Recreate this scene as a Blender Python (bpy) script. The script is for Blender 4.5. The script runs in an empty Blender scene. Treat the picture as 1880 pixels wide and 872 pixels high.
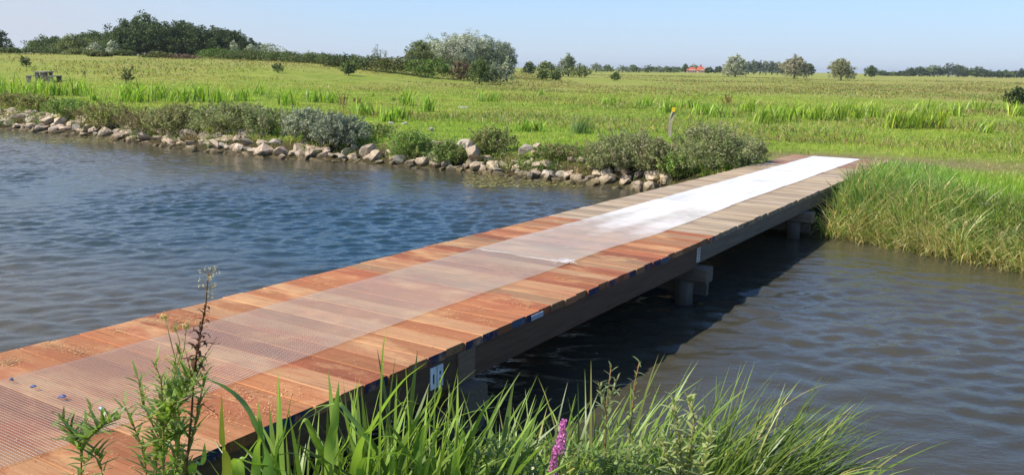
import bpy, bmesh, math, random
import numpy as np
from mathutils import Matrix, Vector

# ------------------------------------------------------------------ camera, sky, sun, exposure
SC = bpy.context.scene
COL = SC.collection
RNG = np.random.default_rng(7)
random.seed(7)

FPX = 1570.0                                   # focal length in photo pixels (1880 wide)
ROLL = math.atan(0.017)
PITCH = math.atan((436 - 124) * math.cos(ROLL) / FPX)
CAM = np.array([0.0, 0.0, 1.75])
_f = np.array([0, math.cos(PITCH), -math.sin(PITCH)])
_r0 = np.array([1.0, 0, 0]); _u0 = np.cross(_r0, _f)
CR = math.cos(ROLL) * _r0 + math.sin(ROLL) * _u0
CU = np.cross(CR, _f); CF = _f

cd = bpy.data.cameras.new('camera'); cam = bpy.data.objects.new('camera', cd); COL.objects.link(cam)
cd.sensor_width = 36.0; cd.lens = 36.0 * FPX / 1880.0; cd.clip_start = 0.05; cd.clip_end = 20000
cam.matrix_world = Matrix(((CR[0], CU[0], -CF[0], CAM[0]), (CR[1], CU[1], -CF[1], CAM[1]), (CR[2], CU[2], -CF[2], CAM[2]), (0, 0, 0, 1)))
SC.camera = cam

SUN_AZ, SUN_EL = math.radians(-114), math.radians(45)     # azimuth measured from +Y towards +X
world = bpy.data.worlds.new('World'); SC.world = world; world.use_nodes = True
wn = world.node_tree.nodes; wl = world.node_tree.links
bg = wn['Background']
sky = wn.new('ShaderNodeTexSky'); sky.sky_type = 'NISHITA'; sky.sun_disc = False
sky.sun_elevation = SUN_EL; sky.sun_rotation = SUN_AZ
sky.altitude = 0; sky.air_density = 1.0; sky.dust_density = 0.3; sky.ozone_density = 2.0
tint = wn.new('ShaderNodeMix'); tint.data_type = 'RGBA'; tint.blend_type = 'MULTIPLY'; tint.inputs['Factor'].default_value = 1
tint.inputs['B'].default_value = (0.72, 0.96, 1.30, 1)
wl.new(sky.outputs['Color'], tint.inputs['A'])
# pale summer haze low over the horizon, and a thin grey veil of cloud towards the north west
tc = wn.new('ShaderNodeTexCoord'); sx = wn.new('ShaderNodeSeparateXYZ'); wl.new(tc.outputs['Generated'], sx.inputs[0])
hz = wn.new('ShaderNodeValToRGB'); wl.new(sx.outputs[2], hz.inputs['Fac'])
hz.color_ramp.elements[0].position = 0.0; hz.color_ramp.elements[0].color = (.92, .92, .92, 1); hz.color_ramp.elements[1].position = .30; hz.color_ramp.elements[1].color = (0, 0, 0, 1)
e = hz.color_ramp.elements.new(.09); e.color = (.62, .62, .62, 1)
hcol = wn.new('ShaderNodeValToRGB'); wl.new(sx.outputs[2], hcol.inputs['Fac'])
hcol.color_ramp.elements[0].position = 0.0; hcol.color_ramp.elements[0].color = (.60, .685, .80, 1); hcol.color_ramp.elements[1].position = .12; hcol.color_ramp.elements[1].color = (.44, .66, .96, 1)
hsc = wn.new('ShaderNodeVectorMath'); hsc.operation = 'SCALE'; hsc.inputs['Scale'].default_value = 6.9; wl.new(hcol.outputs['Color'], hsc.inputs[0])
hm = wn.new('ShaderNodeMix'); hm.data_type = 'RGBA'; wl.new(hz.outputs['Color'], hm.inputs['Factor']); wl.new(tint.outputs['Result'], hm.inputs['A']); wl.new(hsc.outputs[0], hm.inputs['B'])
cm = wn.new('ShaderNodeMapping'); cm.inputs['Scale'].default_value = (3, 3, 14); wl.new(tc.outputs['Generated'], cm.inputs['Vector'])
cn = wn.new('ShaderNodeTexNoise'); cn.inputs['Scale'].default_value = 1.1; cn.inputs['Detail'].default_value = 5; wl.new(cm.outputs[0], cn.inputs['Vector'])
lr = wn.new('ShaderNodeMapRange'); lr.inputs[1].default_value = -.18; lr.inputs[2].default_value = -.56; lr.inputs[3].default_value = 0; lr.inputs[4].default_value = 1; wl.new(sx.outputs[0], lr.inputs[0])
cmul = wn.new('ShaderNodeMath'); cmul.operation = 'MULTIPLY'; wl.new(cn.outputs['Fac'], cmul.inputs[0]); wl.new(lr.outputs[0], cmul.inputs[1])
cmx = wn.new('ShaderNodeMath'); cmx.operation = 'MULTIPLY'; cmx.inputs[1].default_value = 1.5; cmx.use_clamp = True; wl.new(cmul.outputs[0], cmx.inputs[0])
vm = wn.new('ShaderNodeMix'); vm.data_type = 'RGBA'; vm.inputs['B'].default_value = (4.35, 4.55, 5.15, 1); wl.new(cmx.outputs[0], vm.inputs['Factor']); wl.new(hm.outputs['Result'], vm.inputs['A'])
wl.new(vm.outputs['Result'], bg.inputs['Color']); bg.inputs['Strength'].default_value = 0.11

sl = bpy.data.lights.new('sun', 'SUN'); sl.energy = 4.6; sl.angle = math.radians(0.53); sl.color = (1.0, 0.94, 0.85)
so = bpy.data.objects.new('sun', sl); COL.objects.link(so)
sdir = Vector((math.sin(SUN_AZ) * math.cos(SUN_EL), math.cos(SUN_AZ) * math.cos(SUN_EL), math.sin(SUN_EL)))
so.rotation_euler = sdir.to_track_quat('Z', 'Y').to_euler(); so.location = (-20, 5, 30)

SC.view_settings.view_transform = 'Standard'; SC.view_settings.look = 'None'
SC.view_settings.exposure = 0.47; SC.view_settings.gamma = 1.0
SC.render.engine = 'CYCLES'
SC.cycles.max_bounces = 8; SC.cycles.transparent_max_bounces = 12; SC.cycles.volume_bounces = 0
SC.cycles.use_denoising = True

# ------------------------------------------------------------------ geometry helpers
ZW = -0.80                                      # water level (deck under the camera is z = 0)

def ray(px, py):
    d = (px - 940) * CR - (py - 436) * CU + FPX * CF
    return d / np.linalg.norm(d)

def at(px, py, y):                              # point of the ray through a photo pixel at forward distance y
    r = ray(px, py); return CAM + r * (y / r[1])

def onz(px, py, z):
    r = ray(px, py); return CAM + r * ((z - CAM[2]) / r[2])

def smooth(a, b, x):
    t = np.clip((np.asarray(x, float) - a) / (b - a), 0, 1); return t * t * (3 - 2 * t)

def vnoise(x, y, scale=1.0, seed=0):            # cheap smooth value noise, about -1..1
    r = np.random.default_rng(seed + 1000); tab = r.uniform(-1, 1, (64, 64))
    x = np.asarray(x, float) / scale; y = np.asarray(y, float) / scale
    xi = np.floor(x).astype(int); yi = np.floor(y).astype(int)
    fx = x - xi; fy = y - yi; fx = fx * fx * (3 - 2 * fx); fy = fy * fy * (3 - 2 * fy)
    g = lambda a, b: tab[a % 64, b % 64]
    return (g(xi, yi) * (1 - fx) + g(xi + 1, yi) * fx) * (1 - fy) + (g(xi, yi + 1) * (1 - fx) + g(xi + 1, yi + 1) * fx) * fy

class MB:
    """Collects verts, faces and a colour per vertex; build() links them as ONE mesh object."""
    def __init__(s): s.v = []; s.f = []; s.c = []; s.n = 0
    def add(s, v, f, c=(1, 1, 1)):
        v = np.asarray(v, float).reshape(-1, 3); f = np.asarray(f, int)
        c = np.asarray(c, float)
        if c.ndim == 1: c = np.tile(c, (len(v), 1))
        s.v.append(v); s.f.append(f + s.n); s.c.append(c); s.n += len(v)
    def box(s, x0, x1, y0, y1, z0, z1, c=(1, 1, 1), rot=0.0, piv=None):
        v = np.array([(x, y, z) for z in (z0, z1) for y in (y0, y1) for x in (x0, x1)], float)
        if rot:
            p = np.array(piv if piv is not None else v.mean(0)); q = v - p
            v = p + np.stack([q[:, 0] * math.cos(rot) - q[:, 1] * math.sin(rot), q[:, 0] * math.sin(rot) + q[:, 1] * math.cos(rot), q[:, 2]], 1)
        s.add(v, [(0, 2, 3, 1), (4, 5, 7, 6), (0, 1, 5, 4), (2, 6, 7, 3), (0, 4, 6, 2), (1, 3, 7, 5)], c)
    def tube(s, pts, rad, c=(1, 1, 1), n=7, cap=True):
        pts = np.asarray(pts, float); rad = np.broadcast_to(np.asarray(rad, float), (len(pts),))
        V = []; up = np.array([0.31, 0.17, 0.93])
        for i, p in enumerate(pts):
            t = pts[min(i + 1, len(pts) - 1)] - pts[max(i - 1, 0)]; t = t / (np.linalg.norm(t) + 1e-9)
            a = np.cross(t, up)
            if np.linalg.norm(a) < 1e-3: a = np.cross(t, [1, 0, 0])
            a /= np.linalg.norm(a); b = np.cross(t, a)
            for k in range(n):
                th = 2 * math.pi * k / n; V.append(p + rad[i] * (a * math.cos(th) + b * math.sin(th)))
        F = [(i * n + k, i * n + (k + 1) % n, (i + 1) * n + (k + 1) % n, (i + 1) * n + k) for i in range(len(pts) - 1) for k in range(n)]
        s.add(V, F, c)
        if cap:
            m = s.n - len(V)
            s.f.append(np.array([[m + k for k in range(n)][::-1]])); s.f.append(np.array([[m + (len(pts) - 1) * n + k for k in range(n)]]))
    def build(s, name, mat, parent=None, smooth_shade=False, loc=None):
        me = bpy.data.meshes.new(name)
        V = np.concatenate(s.v).astype(np.float32)
        if loc is not None: V = V - np.asarray(loc, np.float32)
        loops = []; starts = []; tot = 0; totals = []
        for f in s.f:
            k = f.shape[1]; loops.append(f.ravel()); starts.append(tot + k * np.arange(len(f))); totals.append(np.full(len(f), k)); tot += f.size
        loops = np.concatenate(loops).astype(np.int32); starts = np.concatenate(starts).astype(np.int32)
        me.vertices.add(len(V)); me.vertices.foreach_set('co', V.ravel())
        me.loops.add(len(loops)); me.loops.foreach_set('vertex_index', loops)
        me.polygons.add(len(starts)); me.polygons.foreach_set('loop_start', starts)
        me.update(calc_edges=True)
        a = me.color_attributes.new('Col', 'FLOAT_COLOR', 'POINT')
        C4 = np.ones((len(V), 4), np.float32); C4[:, :3] = np.concatenate(s.c); a.data.foreach_set('color', C4.ravel())
        me.polygons.foreach_set('use_smooth', np.full(len(starts), smooth_shade)); me.validate()
        me.materials.append(mat)
        o = bpy.data.objects.new(name, me); COL.objects.link(o)
        if parent is not None: o.parent = parent
        elif loc is not None: o.location = loc
        return o

def tag(o, label=None, cat=None, group=None, kind=None):
    if label: o['label'] = label
    if cat: o['category'] = cat
    if group: o['group'] = group
    if kind: o['kind'] = kind
    return o

def thing(name, loc, label, cat, group=None):
    o = bpy.data.objects.new(name, None); COL.objects.link(o); o.location = loc; o.empty_display_size = 0.2
    return tag(o, label, cat, group)

def ribbons(mb, base, length, width, az, lean, droop, col, seg=4, tipcol=None, pw=0.75, rng=RNG, twist=0.5, fold=0.0):
    """Curved grass blades: each a tapering ribbon of seg quads."""
    base = np.asarray(base, float); N = len(base)
    B = lambda a: np.broadcast_to(np.asarray(a, float), (N,))
    length, width, az, lean, droop = map(B, (length, width, az, lean, droop))
    col = np.broadcast_to(np.asarray(col, float), (N, 3))
    dx = np.stack([np.sin(az), np.cos(az), np.zeros(N)], 1)
    tw = az + math.pi / 2 + rng.uniform(-twist, twist, N)
    wx = np.stack([np.sin(tw), np.cos(tw), np.zeros(N)], 1)
    p = base.copy(); P = []; Cc = []
    for j in range(seg + 1):
        t = j / seg
        w = width * max((1 - t) ** pw, 0.02) * (0.7 + 0.3 * min(1, t * 4))
        P.append(np.stack([p - wx * w[:, None] / 2, p + wx * w[:, None] / 2], 1))
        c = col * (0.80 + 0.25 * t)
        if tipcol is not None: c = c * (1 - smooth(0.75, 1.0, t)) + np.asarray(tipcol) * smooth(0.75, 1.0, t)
        Cc.append(np.stack([c, c], 1))
        th = lean + droop * (t + 0.5 / seg) ** 1.5
        p = p + (length / seg)[:, None] * (np.sin(th)[:, None] * dx + np.cos(th)[:, None] * np.array([0, 0, 1.0]))
    P = np.stack(P, 1).reshape(N, (seg + 1) * 2, 3); Cc = np.stack(Cc, 1).reshape(N, (seg + 1) * 2, 3)
    loc = np.array([(2 * j, 2 * j + 1, 2 * j + 3, 2 * j + 2) for j in range(seg)])
    F = (np.arange(N)[:, None, None] * (seg + 1) * 2 + loc[None]).reshape(-1, 4)
    mb.add(P.reshape(-1, 3), F, Cc.reshape(-1, 3))

def leaves(mb, cen, size, col, aspect=0.5, up=0.0, rng=RNG, dirs=None):
    """Rhombic leaf faces, randomly turned."""
    cen = np.asarray(cen, float); N = len(cen)
    d = rng.normal(size=(N, 3)) if dirs is None else np.asarray(dirs, float) + rng.normal(size=(N, 3)) * 0.15
    d[:, 2] += up; d /= np.linalg.norm(d, axis=1)[:, None] + 1e-9
    e = np.cross(d, rng.normal(size=(N, 3))); e /= np.linalg.norm(e, axis=1)[:, None] + 1e-9
    s = np.broadcast_to(np.asarray(size, float), (N,))[:, None]
    col = np.broadcast_to(np.asarray(col, float), (N, 3))
    V = np.stack([cen - d * s * .5, cen + e * s * aspect * .5, cen + d * s * .5, cen - e * s * aspect * .5], 1).reshape(-1, 3)
    F = np.arange(N * 4).reshape(-1, 4)
    mb.add(V, F, np.repeat(col, 4, 0))

def pathblade(mb, pts, width, col, n=14, prof=None, tilt=0.3, seed=0):
    """One leaf along a spline through world points (Catmull-Rom)."""
    P = np.asarray(pts, float); P = np.vstack([2 * P[0] - P[1], P, 2 * P[-1] - P[-2]]); out = []
    m = len(P) - 3
    for t in np.linspace(0, m - 1e-6, n):
        i = int(t); u = t - i; p0, p1, p2, p3 = P[i:i + 4]
        out.append(0.5 * (2 * p1 + (p2 - p0) * u + (2 * p0 - 5 * p1 + 4 * p2 - p3) * u * u + (3 * p1 - p0 - 3 * p2 + p3) * u ** 3))
    out = np.array(out); V = []; Cc = []
    col = np.asarray(col, float)
    for i, p in enumerate(out):
        t = i / (n - 1); tg = out[min(i + 1, n - 1)] - out[max(i - 1, 0)]; tg /= np.linalg.norm(tg) + 1e-9
        view = p - CAM; view /= np.linalg.norm(view)
        w = np.cross(tg, view); w /= np.linalg.norm(w) + 1e-9; nn = np.cross(w, tg)
        w = w * math.cos(tilt) + nn * math.sin(tilt); nn = np.cross(w, tg)
        ww = width * (prof(t) if prof else (min(1, .65 + t * 2)) * (1 - t ** 2.2) + .02)
        V += [p - w * ww / 2, p + nn * ww * .12, p + w * ww / 2]
        c = col * (0.85 + 0.2 * t); Cc += [c, c * 1.08, c]
    F = [q for j in range(n - 1) for q in ((3 * j, 3 * j + 1, 3 * j + 4, 3 * j + 3), (3 * j + 1, 3 * j + 2, 3 * j + 5, 3 * j + 4))]
    mb.add(V, F, Cc)

# ------------------------------------------------------------------ materials
def newmat(name):
    m = bpy.data.materials.new(name); m.use_nodes = True
    return m, m.node_tree.nodes, m.node_tree.links, m.node_tree.nodes['Principled BSDF']

def noise(nd, ln, vec, scale, detail=4, rough=.55, dist=0.0):
    n = nd.new('ShaderNodeTexNoise'); n.inputs['Scale'].default_value = scale; n.inputs['Detail'].default_value = detail
    n.inputs['Roughness'].default_value = rough; n.inputs['Distortion'].default_value = dist
    if vec is not None: ln.new(vec, n.inputs['Vector'])
    return n.outputs['Fac']

def ramp(nd, ln, fac, stops):
    r = nd.new('ShaderNodeValToRGB'); e = r.color_ramp.elements
    while len(e) < len(stops): e.new(0.5)
    for i, (p, c) in enumerate(stops):
        e[i].position = p; e[i].color = (*c, 1) if len(c) == 3 else c
    ln.new(fac, r.inputs['Fac']); return r.outputs['Color']

def mix(nd, ln, fac, a, b, mode='MIX'):
    m = nd.new('ShaderNodeMix'); m.data_type = 'RGBA'; m.blend_type = mode
    for sock, v in ((m.inputs['Factor'], fac), (m.inputs['A'], a), (m.inputs['B'], b)):
        if hasattr(v, 'links') or hasattr(v, 'is_linked'): ln.new(v, sock)
        elif isinstance(v, (int, float)): sock.default_value = v
        else: sock.default_value = (*v, 1)
    return m.outputs['Result']

def math_(nd, ln, op, a, b=None):
    m = nd.new('ShaderNodeMath'); m.operation = op
    for i, v in enumerate((a, b)):
        if v is None: continue
        if isinstance(v, (int, float)): m.inputs[i].default_value = v
        else: ln.new(v, m.inputs[i])
    return m.outputs[0]

def coords(nd, ln, scale=(1, 1, 1), rot=(0, 0, 0)):
    t = nd.new('ShaderNodeTexCoord'); mp = nd.new('ShaderNodeMapping'); mp.inputs['Scale'].default_value = scale; mp.inputs['Rotation'].default_value = rot
    ln.new(t.outputs['Object'], mp.inputs['Vector']); return mp.outputs['Vector']

def bump(nd, ln, bsdf, h, strength=.4, dist=.02):
    b = nd.new('ShaderNodeBump'); b.inputs['Strength'].default_value = strength; b.inputs['Distance'].default_value = dist
    ln.new(h, b.inputs['Height']); ln.new(b.outputs['Normal'], bsdf.inputs['Normal']); return b

def foliage(name, transl=.35, rough=.5, spec=.35, lo=(1.25, 1.28, 1.05), hi=(1.95, 1.9, 1.5)):
    m, nd, ln, b = newmat(name)
    a = nd.new('ShaderNodeVertexColor'); a.layer_name = 'Col'
    v = coords(nd, ln)
    col = mix(nd, ln, 1.0, a.outputs['Color'], ramp(nd, ln, noise(nd, ln, v, 3.0, 3), [(.3, lo), (.7, hi)]), 'MULTIPLY')
    ln.new(col, b.inputs['Base Color']); b.inputs['Roughness'].default_value = rough; b.inputs['Specular IOR Level'].default_value = spec
    t = nd.new('ShaderNodeBsdfTranslucent'); ln.new(mix(nd, ln, 1.0, col, (1.25, 1.3, .7), 'MULTIPLY'), t.inputs['Color'])
    ms = nd.new('ShaderNodeMixShader'); ms.inputs[0].default_value = transl
    ln.new(b.outputs[0], ms.inputs[1]); ln.new(t.outputs[0], ms.inputs[2]); ln.new(ms.outputs[0], nd['Material Output'].inputs['Surface'])
    return m

M_leaf = foliage('leaf', .30, .55, .25)
M_blade = foliage('blade', .40, .42, .40)
M_far = foliage('far_leaf', .15, .7, .1, (1.0, 1.0, 1.0), (1.6, 1.6, 1.6))
M_shrub = foliage('shrub_leaf', .22, .6, .2, (1.05, 1.05, 1.0), (1.6, 1.55, 1.5))
M_near = foliage('near_blade', .40, .40, .45, (.80, .82, .8), (1.5, 1.5, 1.35))

def vcol(name, rough=.7, spec=.3, grain=None, bstr=.3, metal=0.0):
    m, nd, ln, b = newmat(name)
    a = nd.new('ShaderNodeVertexColor'); a.layer_name = 'Col'
    v = coords(nd, ln, grain or (6, 6, 6)); n = noise(nd, ln, v, 1.0, 6, .65)
    ln.new(mix(nd, ln, 1.0, a.outputs['Color'], ramp(nd, ln, n, [(.25, (.62, .6, .58)), (.75, (1.25, 1.25, 1.25))]), 'MULTIPLY'), b.inputs['Base Color'])
    b.inputs['Roughness'].default_value = rough; b.inputs['Specular IOR Level'].default_value = spec; b.inputs['Metallic'].default_value = metal
    bump(nd, ln, b, n, bstr, .01); return m
M_bark = vcol('bark', .85, .2, (14, 14, 3))
M_oldwood = vcol('old_wood', .85, .2, (3, 40, 40), .4)
M_beam = vcol('beam_wood', .75, .25, (40, 2.2, 30), .4)
M_paint = vcol('paint', .5, .4)
M_metal = vcol('galvanised_metal', .45, .5, metal=.6)
M_house = vcol('brick_and_tile', .85, .2, (2, 2, 2))

# deck planks (local x runs along the plank, local y along the bridge)
def deckmat(name, weather):
    m, nd, ln, b = newmat(name)
    a = nd.new('ShaderNodeVertexColor'); a.layer_name = 'Col'
    v1 = coords(nd, ln, (1.6, 46, 46)); v2 = coords(nd, ln, (1.3, 4.0, 4)); v3 = coords(nd, ln, (30, 30, 30))
    g = noise(nd, ln, v1, 1.0, 6, .7, .6); st = noise(nd, ln, v2, 1.0, 5, .6, .8); sp = noise(nd, ln, v3, 1.0, 3, .7)
    c = mix(nd, ln, 1.0, a.outputs['Color'], ramp(nd, ln, g, [(.28, (.48, .40, .36)), (.44, (.90, .87, .86)), (.72, (1.14, 1.14, 1.14))]), 'MULTIPLY')
    if weather:
        c = mix(nd, ln, ramp(nd, ln, st, [(.45, (0, 0, 0)), (.65, (.5, .5, .5))]), c, (.52, .42, .31))
    else:
        c = mix(nd, ln, ramp(nd, ln, st, [(.50, (0, 0, 0)), (.66, (.8, .8, .8))]), c, (.36, .11, .045))
        st2 = noise(nd, ln, coords(nd, ln, (1.1, 2.2, 2)), 1.3, 5, .65, .3)
        c = mix(nd, ln, ramp(nd, ln, st2, [(.52, (0, 0, 0)), (.7, (.7, .7, .7))]), c, (.64, .38, .17))
    c = mix(nd, ln, ramp(nd, ln, sp, [(.58, (0, 0, 0)), (.75, (.5, .5, .5))]), c, (.55, .36, .2))
    ln.new(c, b.inputs['Base Color']); b.inputs['Roughness'].default_value = .62; b.inputs['Specular IOR Level'].default_value = .25
    bump(nd, ln, b, g, .35, .006); return m
M_deck = deckmat('red_hardwood', False); M_deckg = deckmat('weathered_wood', True)

# ground
def groundmat():
    m, nd, ln, b = newmat('meadow_ground')
    a = nd.new('ShaderNodeVertexColor'); a.layer_name = 'Col'     # r bare earth, g dry, b mud
    sep = nd.new('ShaderNodeSeparateColor'); ln.new(a.outputs['Color'], sep.inputs[0])
    v = coords(nd, ln)
    n1 = noise(nd, ln, v, .09, 6, .6); n2 = noise(nd, ln, v, .9, 6, .65); n3 = noise(nd, ln, v, 9, 5, .7)
    c = ramp(nd, ln, n1, [(.34, (.20, .33, .030)), (.5, (.26, .38, .045)), (.66, (.34, .38, .075))])
    c = mix(nd, ln, 1.0, c, ramp(nd, ln, n2, [(.3, (.52, .60, .5)), (.5, (.95, .95, .95)), (.72, (1.25, 1.15, 1.1))]), 'MULTIPLY')
    c = mix(nd, ln, 1.0, c, ramp(nd, ln, n3, [(.3, (.62, .68, .55)), (.65, (1.22, 1.18, 1.1))]), 'MULTIPLY')
    n0 = noise(nd, ln, v, .028, 6, .62, .4)
    far_c = ramp(nd, ln, n0, [(.32, (.13, .19, .04)), (.44, (.24, .30, .055)), (.55, (.30, .31, .09)), (.68, (.23, .17, .075))])
    c = mix(nd, ln, math_(nd, ln, 'MULTIPLY', sep.outputs[1], .85), c, mix(nd, ln, 1.0, far_c, ramp(nd, ln, n2, [(.3, (.65, .7, .65)), (.7, (1.2, 1.15, 1.1))]), 'MULTIPLY'))
    dry = math_(nd, ln, 'MULTIPLY', math_(nd, ln, 'MULTIPLY', sep.outputs[1], .7), math_(nd, ln, 'ADD', n1, .35))
    c = mix(nd, ln, dry, c, ramp(nd, ln, n2, [(.3, (.24, .23, .06)), (.7, (.40, .34, .12))]))
    bare = math_(nd, ln, 'MULTIPLY', sep.outputs[0], math_(nd, ln, 'ADD', n2, .45))
    c = mix(nd, ln, bare, c, ramp(nd, ln, n3, [(.3, (.20, .13, .07)), (.7, (.36, .26, .16))]))
    c = mix(nd, ln, sep.outputs[2], c, (.055, .042, .025))
    ln.new(c, b.inputs['Base Color']); b.inputs['Roughness'].default_value = .95; b.inputs['Specular IOR Level'].default_value = .05
    bump(nd, ln, b, math_(nd, ln, 'ADD', n2, n3), .9, .12); return m
M_ground = groundmat()

def watermat():
    m, nd, ln, b = newmat('river_water')
    v = coords(nd, ln); n = noise(nd, ln, coords(nd, ln, (.7, 1.2, 1)), 13.0, 4, .65, .5); n1 = noise(nd, ln, v, .25, 4)
    a = nd.new('ShaderNodeVertexColor'); a.layer_name = 'Col'      # red channel: 0 in the deep middle, 1 over the muddy shallows
    ln.new(mix(nd, ln, a.outputs['Color'], (.016, .040, .050), ramp(nd, ln, n1, [(.35, (.050, .047, .030)), (.65, (.070, .062, .040))])), b.inputs['Base Color'])
    b.inputs['Roughness'].default_value = .03; b.inputs['IOR'].default_value = 1.333
    bump(nd, ln, b, n, .42, .015); return m
M_water = watermat()

def rockmat(name, lo, mid, hi, wet):
    m, nd, ln, b = newmat(name)
    v = coords(nd, ln); g = nd.new('ShaderNodeNewGeometry'); sx = nd.new('ShaderNodeSeparateXYZ'); ln.new(g.outputs['Position'], sx.inputs[0])
    oi = nd.new('ShaderNodeObjectInfo')
    n = noise(nd, ln, v, 3.0, 7, .7); n2 = noise(nd, ln, v, 14, 5, .7)
    c = ramp(nd, ln, n, [(.3, lo), (.5, mid), (.72, hi)])
    c = mix(nd, ln, 1.0, c, ramp(nd, ln, oi.outputs['Random'], [(0, (.78, .77, .76)), (1, (1.15, 1.13, 1.1))]), 'MULTIPLY')
    c = mix(nd, ln, ramp(nd, ln, n2, [(.58, (0, 0, 0)), (.7, (.5, .5, .5))]), c, (.13, .13, .06))
    h = math_(nd, ln, 'ADD', sx.outputs[2], math_(nd, ln, 'MULTIPLY', n, .22))     # algae and wet stain just above the waterline
    mr = nd.new('ShaderNodeMapRange'); mr.inputs[1].default_value = ZW + .17; mr.inputs[2].default_value = ZW + .29; mr.inputs[3].default_value = .9; mr.inputs[4].default_value = 0
    ln.new(h, mr.inputs[0]); c = mix(nd, ln, mr.outputs[0], c, wet)
    ln.new(c, b.inputs['Base Color']); b.inputs['Roughness'].default_value = .8; b.inputs['Specular IOR Level'].default_value = .25
    bump(nd, ln, b, math_(nd, ln, 'ADD', n, math_(nd, ln, 'MULTIPLY', n2, .4)), .8, .06); return m
M_rock = {'pinkish': rockmat('pinkish_stone', (.36, .265, .185), (.53, .42, .315), (.67, .56, .45), (.10, .075, .03)),
          'grey': rockmat('grey_stone', (.27, .235, .185), (.44, .39, .315), (.60, .54, .45), (.09, .075, .03)),
          'tan': rockmat('tan_stone', (.33, .255, .16), (.50, .40, .28), (.64, .53, .40), (.10, .08, .03))}

# ------------------------------------------------------------------ the river and the terrain
far_shore = [(-300, 190), (-120, 88), (-60, 56), (-30, 38.5), (-19, 31.8), (-16.2, 30.3), (-13.9, 29.0), (-10.95, 26.4), (-8.4, 24.5), (-6.2, 23.3), (-4.4, 22.8), (-3.1, 22.1),
             (-1.5, 21.3), (0, 20.2), (1.2, 19.4), (2.25, 18.7), (3.0, 18.1), (3.5, 16.8), (4.0, 15.1), (4.6, 13.9), (5.06, 13.25), (5.5, 12.95), (5.97, 12.2), (6.44, 11.6), (6.8, 11.1), (8.2, 9.6), (12, 6), (25, -5), (90, -60)]
near_shore = [(70, -75), (20, -16), (6, -1), (4, 1.9), (3.0, 3.6), (2.2, 4.7), (1.4, 5.25), (.4, 5.25), (-.7, 4.95), (-2.5, 4.7), (-4.9, 5.3), (-10, 8), (-25, 16.5), (-60, 36), (-120, 66), (-300, 160)]
POLY = np.array(far_shore + near_shore, float); NF = len(far_shore)

def shore_dist(x, y, which=None):
    """Signed distance to the river's edge (negative in the water) and whether the nearest shore is the far one."""
    x = np.asarray(x, float).ravel(); y = np.asarray(y, float).ravel()
    best = np.full(len(x), 1e9); far = np.zeros(len(x), bool); ins = np.zeros(len(x), bool)
    for i in range(len(POLY)):
        a = POLY[i]; b = POLY[(i + 1) % len(POLY)]; e = b - a
        t = np.clip(((x - a[0]) * e[0] + (y - a[1]) * e[1]) / (e @ e), 0, 1)
        d = np.hypot(x - a[0] - t * e[0], y - a[1] - t * e[1])
        isfar = i < NF - 1
        if (i == NF - 1) or (i == len(POLY) - 1): d = d + 1e6
        up = d < best; best[up] = d[up]; far[up] = isfar
        c = ((a[1] > y) != (b[1] > y)); 
        with np.errstate(divide='ignore', invalid='ignore'):
            xi = (b[0] - a[0]) * (y - a[1]) / (b[1] - a[1]) + a[0]
        ins ^= c & (x < xi)
    return np.where(ins, -best, best), far

def ground_z(x, y):
    x = np.asarray(x, float).ravel(); y = np.asarray(y, float).ravel()
    sd, far = shore_dist(x, y)
    D = np.hypot(x, y); c = x / np.maximum(y, 1.0)
    top = -0.30 + 0.18 * smooth(-6, -13, x) * smooth(45, 25, D)
    rise = smooth(0.12, -0.30, c) * smooth(42, 130, D) * 2.7 + smooth(250, 900, D) * 0.6
    zf = ZW + (top - ZW) * smooth(-0.1, 1.5, sd) + rise * smooth(5, 25, sd) + .05 * vnoise(x, y, 3.0, 1) * smooth(.5, 3, sd) + .12 * vnoise(x, y, 14, 2) * smooth(4, 20, sd)
    zn = ZW + .80 * smooth(-.2, 4.2, sd) + .03 * vnoise(x, y, .9, 3)
    z = np.where(far, zf, zn)
    return np.where(sd < 0, ZW - np.minimum(-sd * .45, 1.3) + .0, z)

def axis(lo, hi, fine0, fine1, step, grow=1.16, big=400):
    a = list(np.arange(fine0, fine1, step)); s = step; v = a[-1]
    while v < hi: s = min(s * grow, big); v += s; a.append(v)
    s = step; v = a[0]; pre = []
    while v > lo: s = min(s * grow, big); v -= s; pre.append(v)
    return np.array(pre[::-1] + a)

def gridfaces(nx, ny):
    i = np.arange(nx - 1)[None, :] + nx * np.arange(ny - 1)[:, None]; i = i.ravel()
    return np.stack([i, i + 1, i + 1 + nx, i + nx], 1)

xs = axis(-5000, 5000, -26, 14, .22, 1.10); ys = axis(-1500, 9000, -1, 36, .22, 1.08)
X, Y = np.meshgrid(xs, ys); Z = ground_z(X, Y)
sd, far = shore_dist(X, Y)
SD = np.array([0.53302584, 0.84604239, -0.00978425]); SP = np.array([0.84608289, -0.53305135, 0.0])   # bridge axes
S_ = X.ravel() * SD[0] + Y.ravel() * SD[1]; A_ = X.ravel() * SP[0] + Y.ravel() * SP[1]
bare = np.exp(-((S_ - 21.3) / 1.3) ** 2 - ((A_ + 4.0) / 2.6) ** 2) * 1.1 + .55 * np.exp(-((S_ - 22.5) / 1.6) ** 2 - ((A_ + 1.5) / 3.5) ** 2) + .7 * smooth(1.5, .4, sd) * smooth(-.2, .2, sd)
Dg = np.hypot(X.ravel(), Y.ravel())
dry = .10 + .60 * smooth(42, 110, Dg) + .5 * smooth(.35, .75, X.ravel() / np.maximum(Y.ravel(), 1)) * smooth(25, 60, Dg) + .35 * np.clip(vnoise(X.ravel(), Y.ravel(), 9, 4), 0, 1) * smooth(20, 40, Dg)
dry = np.where(far, dry, .1)
mud_shade = np.where(far, smooth(1.25, .8, sd), smooth(.4, .1, sd)) * .9  # mud at the edge; far band also paints dark gaps between the stones
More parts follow.
